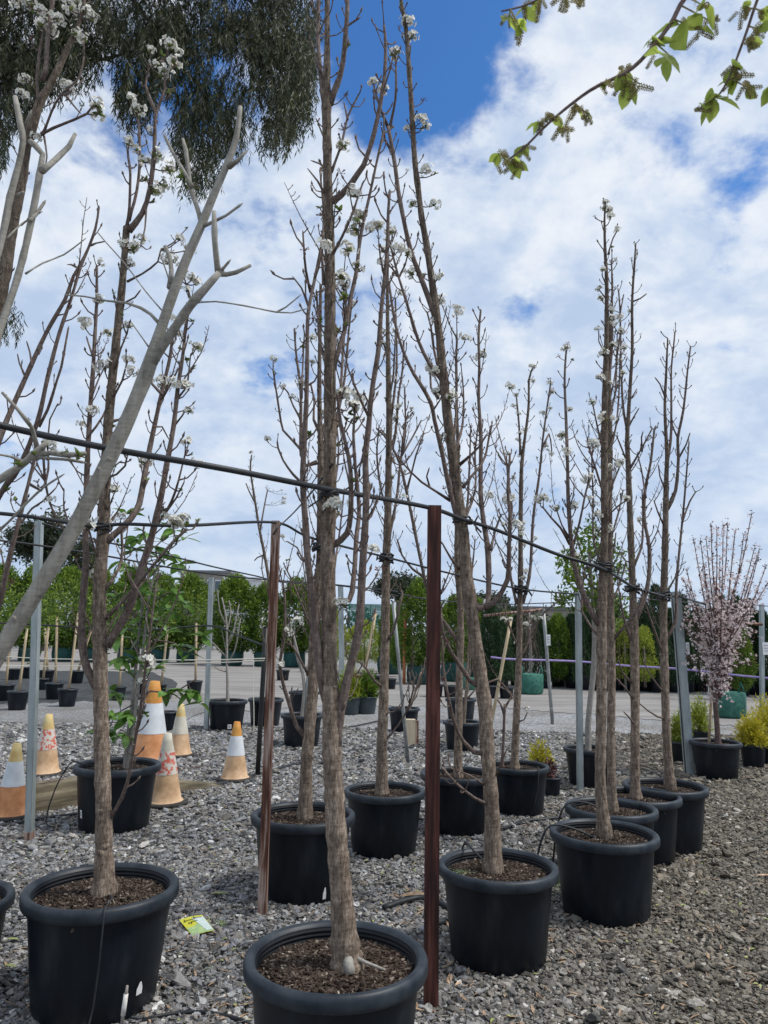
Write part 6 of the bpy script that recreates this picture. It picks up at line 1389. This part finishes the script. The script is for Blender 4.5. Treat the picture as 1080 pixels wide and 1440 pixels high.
# ------------------------------------------------------------------ flowering plum
def plum():
    Y = py('E'); random.seed(97)
    tips = parse('975,757 985,760 993,757 1000,738 1008,742 1017,738 1023,735 1034,745 1046,752 1057,722 1061,771 1068,772 1077,797 1066,784 965,800 962,815 970,830 1085,810 1040,800 1012,790 988,800 955,850 1066,830 1050,860 960,880 1060,890 1005,820 1028,810 965,920 1058,930')
    limbs = []
    for i, (u, v) in enumerate(tips):
        b = (1008 + random.uniform(-4, 5), 985 - random.uniform(0, 55)); mx = b[0] + (u - b[0]) * .35 + random.uniform(-4, 4); my = b[1] + (v - b[1]) * .42
        limbs.append((f'{b[0]:.0f},{b[1]:.0f} {mx:.0f},{my:.0f} {b[0]+(u-b[0])*.72:.0f},{b[1]+(v-b[1])*.72:.0f} {u:.0f},{v:.0f}', 3.2, 1.1, random.uniform(-.35, .35)))
    o = tree('plum_tree', 'flowering plum with pale pink blossom and purple leaves by the leaning post', 'tree', None, Y, '1010,1046,9 1008,1015,7.5 1006,985,7.5 1008,950,6.5 1010,920,5', limbs, seed=98, base=pz('E'), tmat='plum_bark', lmat='plum_bark', spurs=False, knots=False, nsides=8)
    off = o.location; C, T, C2 = [], [], []; K2 = []
    for s, w0, w1, dy in limbs:
        lp = catmull(parse(s), 3); k = len(lp)
        for i, q in enumerate(lp):
            t = i / (k - 1); v = q[1]; dens = 2.1 if v > 850 else (2.0 if v > 810 else 1.5)
            if v > 965: dens = 2
            if v < 860 and random.random() < .25: continue
            e = min(1, t * 1.6); e = e * e * (3 - 2 * e); sp = 6.5 if v > 850 else 2.0
            for _ in range(int(dens)):
                c = P(q[0] + random.gauss(0, sp), v + random.gauss(0, sp), Y + dy * e + random.gauss(0, .03)) - off
                if random.random() < .74:
                    for _k in range(5): C.append(c + rnd_dir() * .010); K2.append(rnd_dir()); T.append(random.uniform(.25, 1))
                else:
                    for _k in range(3): C2.append(c + rnd_dir() * .012)
        for _ in range(8): C2.append(P(parse(s)[-1][0] + random.gauss(0, 1.5), parse(s)[-1][1] + random.gauss(0, 2.5), Y + dy) - off)
    part('blossom', leaf_mesh('plum_blossom', np.array(C), np.array(K2), .022, .020, ['pink_petal'], np.array(T)), o, kind='stuff')
    part('foliage', leaf_mesh('plum_leaves', np.array(C2), unit(len(C2)), .03, .014, ['leaf_purple']), o, kind='stuff')
    pole('bamboo_stake', (1003, 930), (997, 1045), 4, 'bamboo', 'pale stake beside the pink flowering plum trunk', 'stake', Y=Y + .12)
plum()

# ------------------------------------------------------------------ nursery stock on the weed matting
random.seed(99)
NP = [(26, 971, 30, 'a'), (96, 968, 28, 'b'), (77, 960, 26, 'c'), (8, 962, 26, 'd'), (60, 954, 18, 'e'), (167, 965, 22, 'f'), (109, 943, 20, 'g'), (66, 942, 22, 'h'), (40, 938, 18, 'i'), (197, 955, 22, 'j'), (226, 962, 18, 'k'), (274, 957, 23, 'l'), (-20, 968, 30, 'm'), (140, 942, 20, 'n'), (20, 940, 18, 'o'), (236, 1000, 30, 'p'), (205, 996, 26, 'q')]
tops = {'a': (38, 884), 'b': (110, 862), 'c': (80, 868), 'd': (14, 890), 'e': (68, 882), 'f': (172, 890), 'g': (128, 886), 'h': (63, 884), 'j': (206, 880), 'l': (276, 876), 'm': (-6, 885), 'n': (148, 880), 'k': (236, 882)}
for u, v, w, k in NP:
    pot('np' + k, u, v, w, 'small black nursery pot standing on the weed matting' if k not in 'lpq' else {'l': 'small black nursery pot alone at the edge of the road', 'p': 'black pot tucked behind the tall orange cone', 'q': 'black pot half hidden behind the tall orange cone'}[k], 'small nursery pots on the weed matting' if k not in 'lpq' else None, small=True)
    if k in tops:
        pole('bamboo_stake', tops[k], (u + 1, v), 3.4, 'bamboo', 'thin bamboo stake tied in a small nursery pot on the matting' if k != 'l' else 'thin bamboo stake in the lone nursery pot by the road', 'stake', 'bamboo stakes of the nursery pots' if k != 'l' else None, Y=py('np' + k))
        Yk = py('np' + k); tu, tv = tops[k]
        c0 = P(tu, tv, Yk); o = empty('sapling', (POTS['np' + k][1], Yk, pz('np' + k)), 0); off = o.location
        m = MB(); st = P(u + 3, v, Yk) - off; e = c0 - off + Vector((0, .03, .35)); m.tube([Vector((0, .02, -.02)), e * .5 + Vector((.02, .02, 0)), e], [.008, .006, .003], 6); m.build('stem', 'limb_bark', o)
        n = 420; cc = np.array(e)[None] + RNG.normal(size=(n, 3)) * np.array([.16, .16, .30]); part('crown', leaf_mesh('sapling_crown', cc, unit(n) + np.array([0, 0, .3]), .085, .034, ['leaf_hedge']), o)
        tag(o, 'leafy sapling on a bamboo stake in a small nursery pot' if k != 'l' else 'leafy sapling in the lone nursery pot by the road', 'sapling', 'leafy saplings in the small nursery pots' if k != 'l' else None)

# ------------------------------------------------------------------ far buildings, trees
def building(u0, u1, vt, Y, dep, mt, label, roof=None, wins=(), base=0.0):
    a, b = P(u0, vt, Y), P(u1, vt, Y); w = b.x - a.x; h = a.z; o = empty('far_building', ((a.x + b.x) / 2, Y + dep / 2, 0))
    m = MB(); m.box((0, 0, h / 2), (w, dep, h)); m.build('wall', mt, o)
    if roof:
        m = MB(); m.box((0, 0, h + .12), (w + .5, dep + .5, .24)); m.build('roof', roof, o)
    for (x0, x1, z0, z1) in wins:
        f = MB(); f.box(((x0 + x1 - 1) / 2 * w, -dep / 2 - .02, (z0 + z1) / 2 * h), ((x1 - x0) * w, .06, (z1 - z0) * h)); q = f.build('window', 'wall_white', o)
        g_ = MB(); g_.box(((x0 + x1 - 1) / 2 * w, -dep / 2 - .055, (z0 + z1) / 2 * h), ((x1 - x0) * w * .86, .02, (z1 - z0) * h * .8)); g_.build('pane', 'window_glass', q)
    return tag(o, label, 'building')
building(254, 322, 805, 74, 12, 'wall_tan', 'far tan building rising above the hedge', 'roof_grey', [(.08 + .16 * i, .2 + .16 * i, .72, .9) for i in range(6)])
building(318, 364, 815, 70, 10, 'wall_white', 'far white building beside the tan one above the hedge', 'wall_white', [(.25, .95, .70, .84), (.25, .95, .48, .62)])
building(90, 250, 826, 80, 10, 'wall_white', 'long white building glimpsed through the hedge', 'roof_grey', [(.1 + .2 * i, .22 + .2 * i, .5, .8) for i in range(4)])
building(690, 850, 856, 60, 10, 'wall_tan', 'low building with a dark roof beyond the conifers', 'roof_grey', [(.1 + .2 * i, .22 + .2 * i, .4, .75) for i in range(4)])
building(955, 1060, 862, 66, 10, 'wall_tan', 'low building beyond the flowering plum', 'roof_grey', [(.2, .4, .4, .75), (.6, .8, .4, .75)])
def far_tree(u, v, ru, rv, Y, mt, label, n, leaf=.34):
    c = P(u, v, Y); s = Y / F_PX; o = empty('far_tree', (c.x, Y, 0)); m = MB(); m.tube([(0, 0, -.1), (.1, 0, c.z * .5), (0, 0, c.z)], [.35, .28, .12], 10); m.build('trunk', 'limb_bark', o)
    cen = RNG.normal(size=(22, 3)); cen /= np.linalg.norm(cen, axis=1, keepdims=True); cen *= RNG.uniform(.3, .85, (22, 1)); k = n // 22
    p = np.repeat(cen, k, 0) + RNG.normal(size=(22 * k, 3)) * .17; p = p * np.array([ru * s, ru * s, rv * s]) + np.array([0, 0, c.z])
    tone = np.clip(np.repeat(RNG.uniform(.2, .8, 22), k) + RNG.normal(size=22 * k) * .15, 0, 1)
    part('crown', leaf_mesh('far_crown', p, unit(22 * k) + np.array([0, 0, -.3]), leaf, leaf * .38, [mt], tone), o); return tag(o, label, 'tree')
far_tree(66, 762, 52, 42, 42, 'leaf_dark', 'dark round gum tree standing behind the hedge', 6000, .30); far_tree(112, 790, 26, 40, 46, 'leaf_dark', 'dark drooping tree beside the round gum behind the hedge', 2600, .3)
far_tree(560, 825, 38, 26, 60, 'leaf_dark', 'distant round tree behind the straight pear between the posts', 3600, .36); far_tree(690, 848, 30, 20, 60, 'leaf_dark', 'distant tree beyond the leaning trunk', 2200, .36)
far_tree(705, 900, 24, 44, 24, 'leaf_hedge', 'light leafy tree behind the slender blossoming pear', 3000, .12)
def crate_stack():
    a = G(512, 938); Y = a.y; o = empty('crate_stack', (a.x, Y, 0)); w = 46 * Y / F_PX; top = P(512, 849, Y).z
    for k in range(5):
        m = MB(); z0 = top - .28 * (5 - k)
        for i in range(6): m.box((0, 0, z0 + .045 * i + .02), (w, .5, .024))
        for sx in (-.5, -.17, .17, .5): m.box((sx * w * .98, 0, z0 + .13), (.04, .49, .25))
        m.build('crate', 'mesh_green', o)
    m = MB(); m.box((0, 0, (top - 1.4) / 2), (w * .9, .5, top - 1.4)); m.build('stand', 'wall_white', o); tag(o, 'stack of green slatted crates behind the lime bushes', 'crates')
crate_stack()
def scrub():
    C, D, T = [], [], []
    for (u0, u1, v0, v1, Y, n) in ((430, 720, 858, 895, 48, 2600), (700, 1200, 866, 905, 40, 5200), (-200, 470, 850, 900, 50, 3600)):
        for _ in range(n):
            u = random.uniform(u0, u1); vt = v0 + 9 * math.sin(u * .05) + 6 * math.sin(u * .13); v = random.uniform(vt, v1 + 14); C.append(P(u, v, Y + random.uniform(-2, 3))); D.append(rnd_dir(.2)); T.append(random.random())
    me = leaf_mesh('scrub', np.array(C), np.array(D), .40, .18, ['leaf_dark'], np.array(T)); o = part('scrub', me, None); o['kind'] = 'stuff'; o['label'] = 'far dark scrub closing the view beyond the nursery'; o['category'] = 'scrub'
scrub()
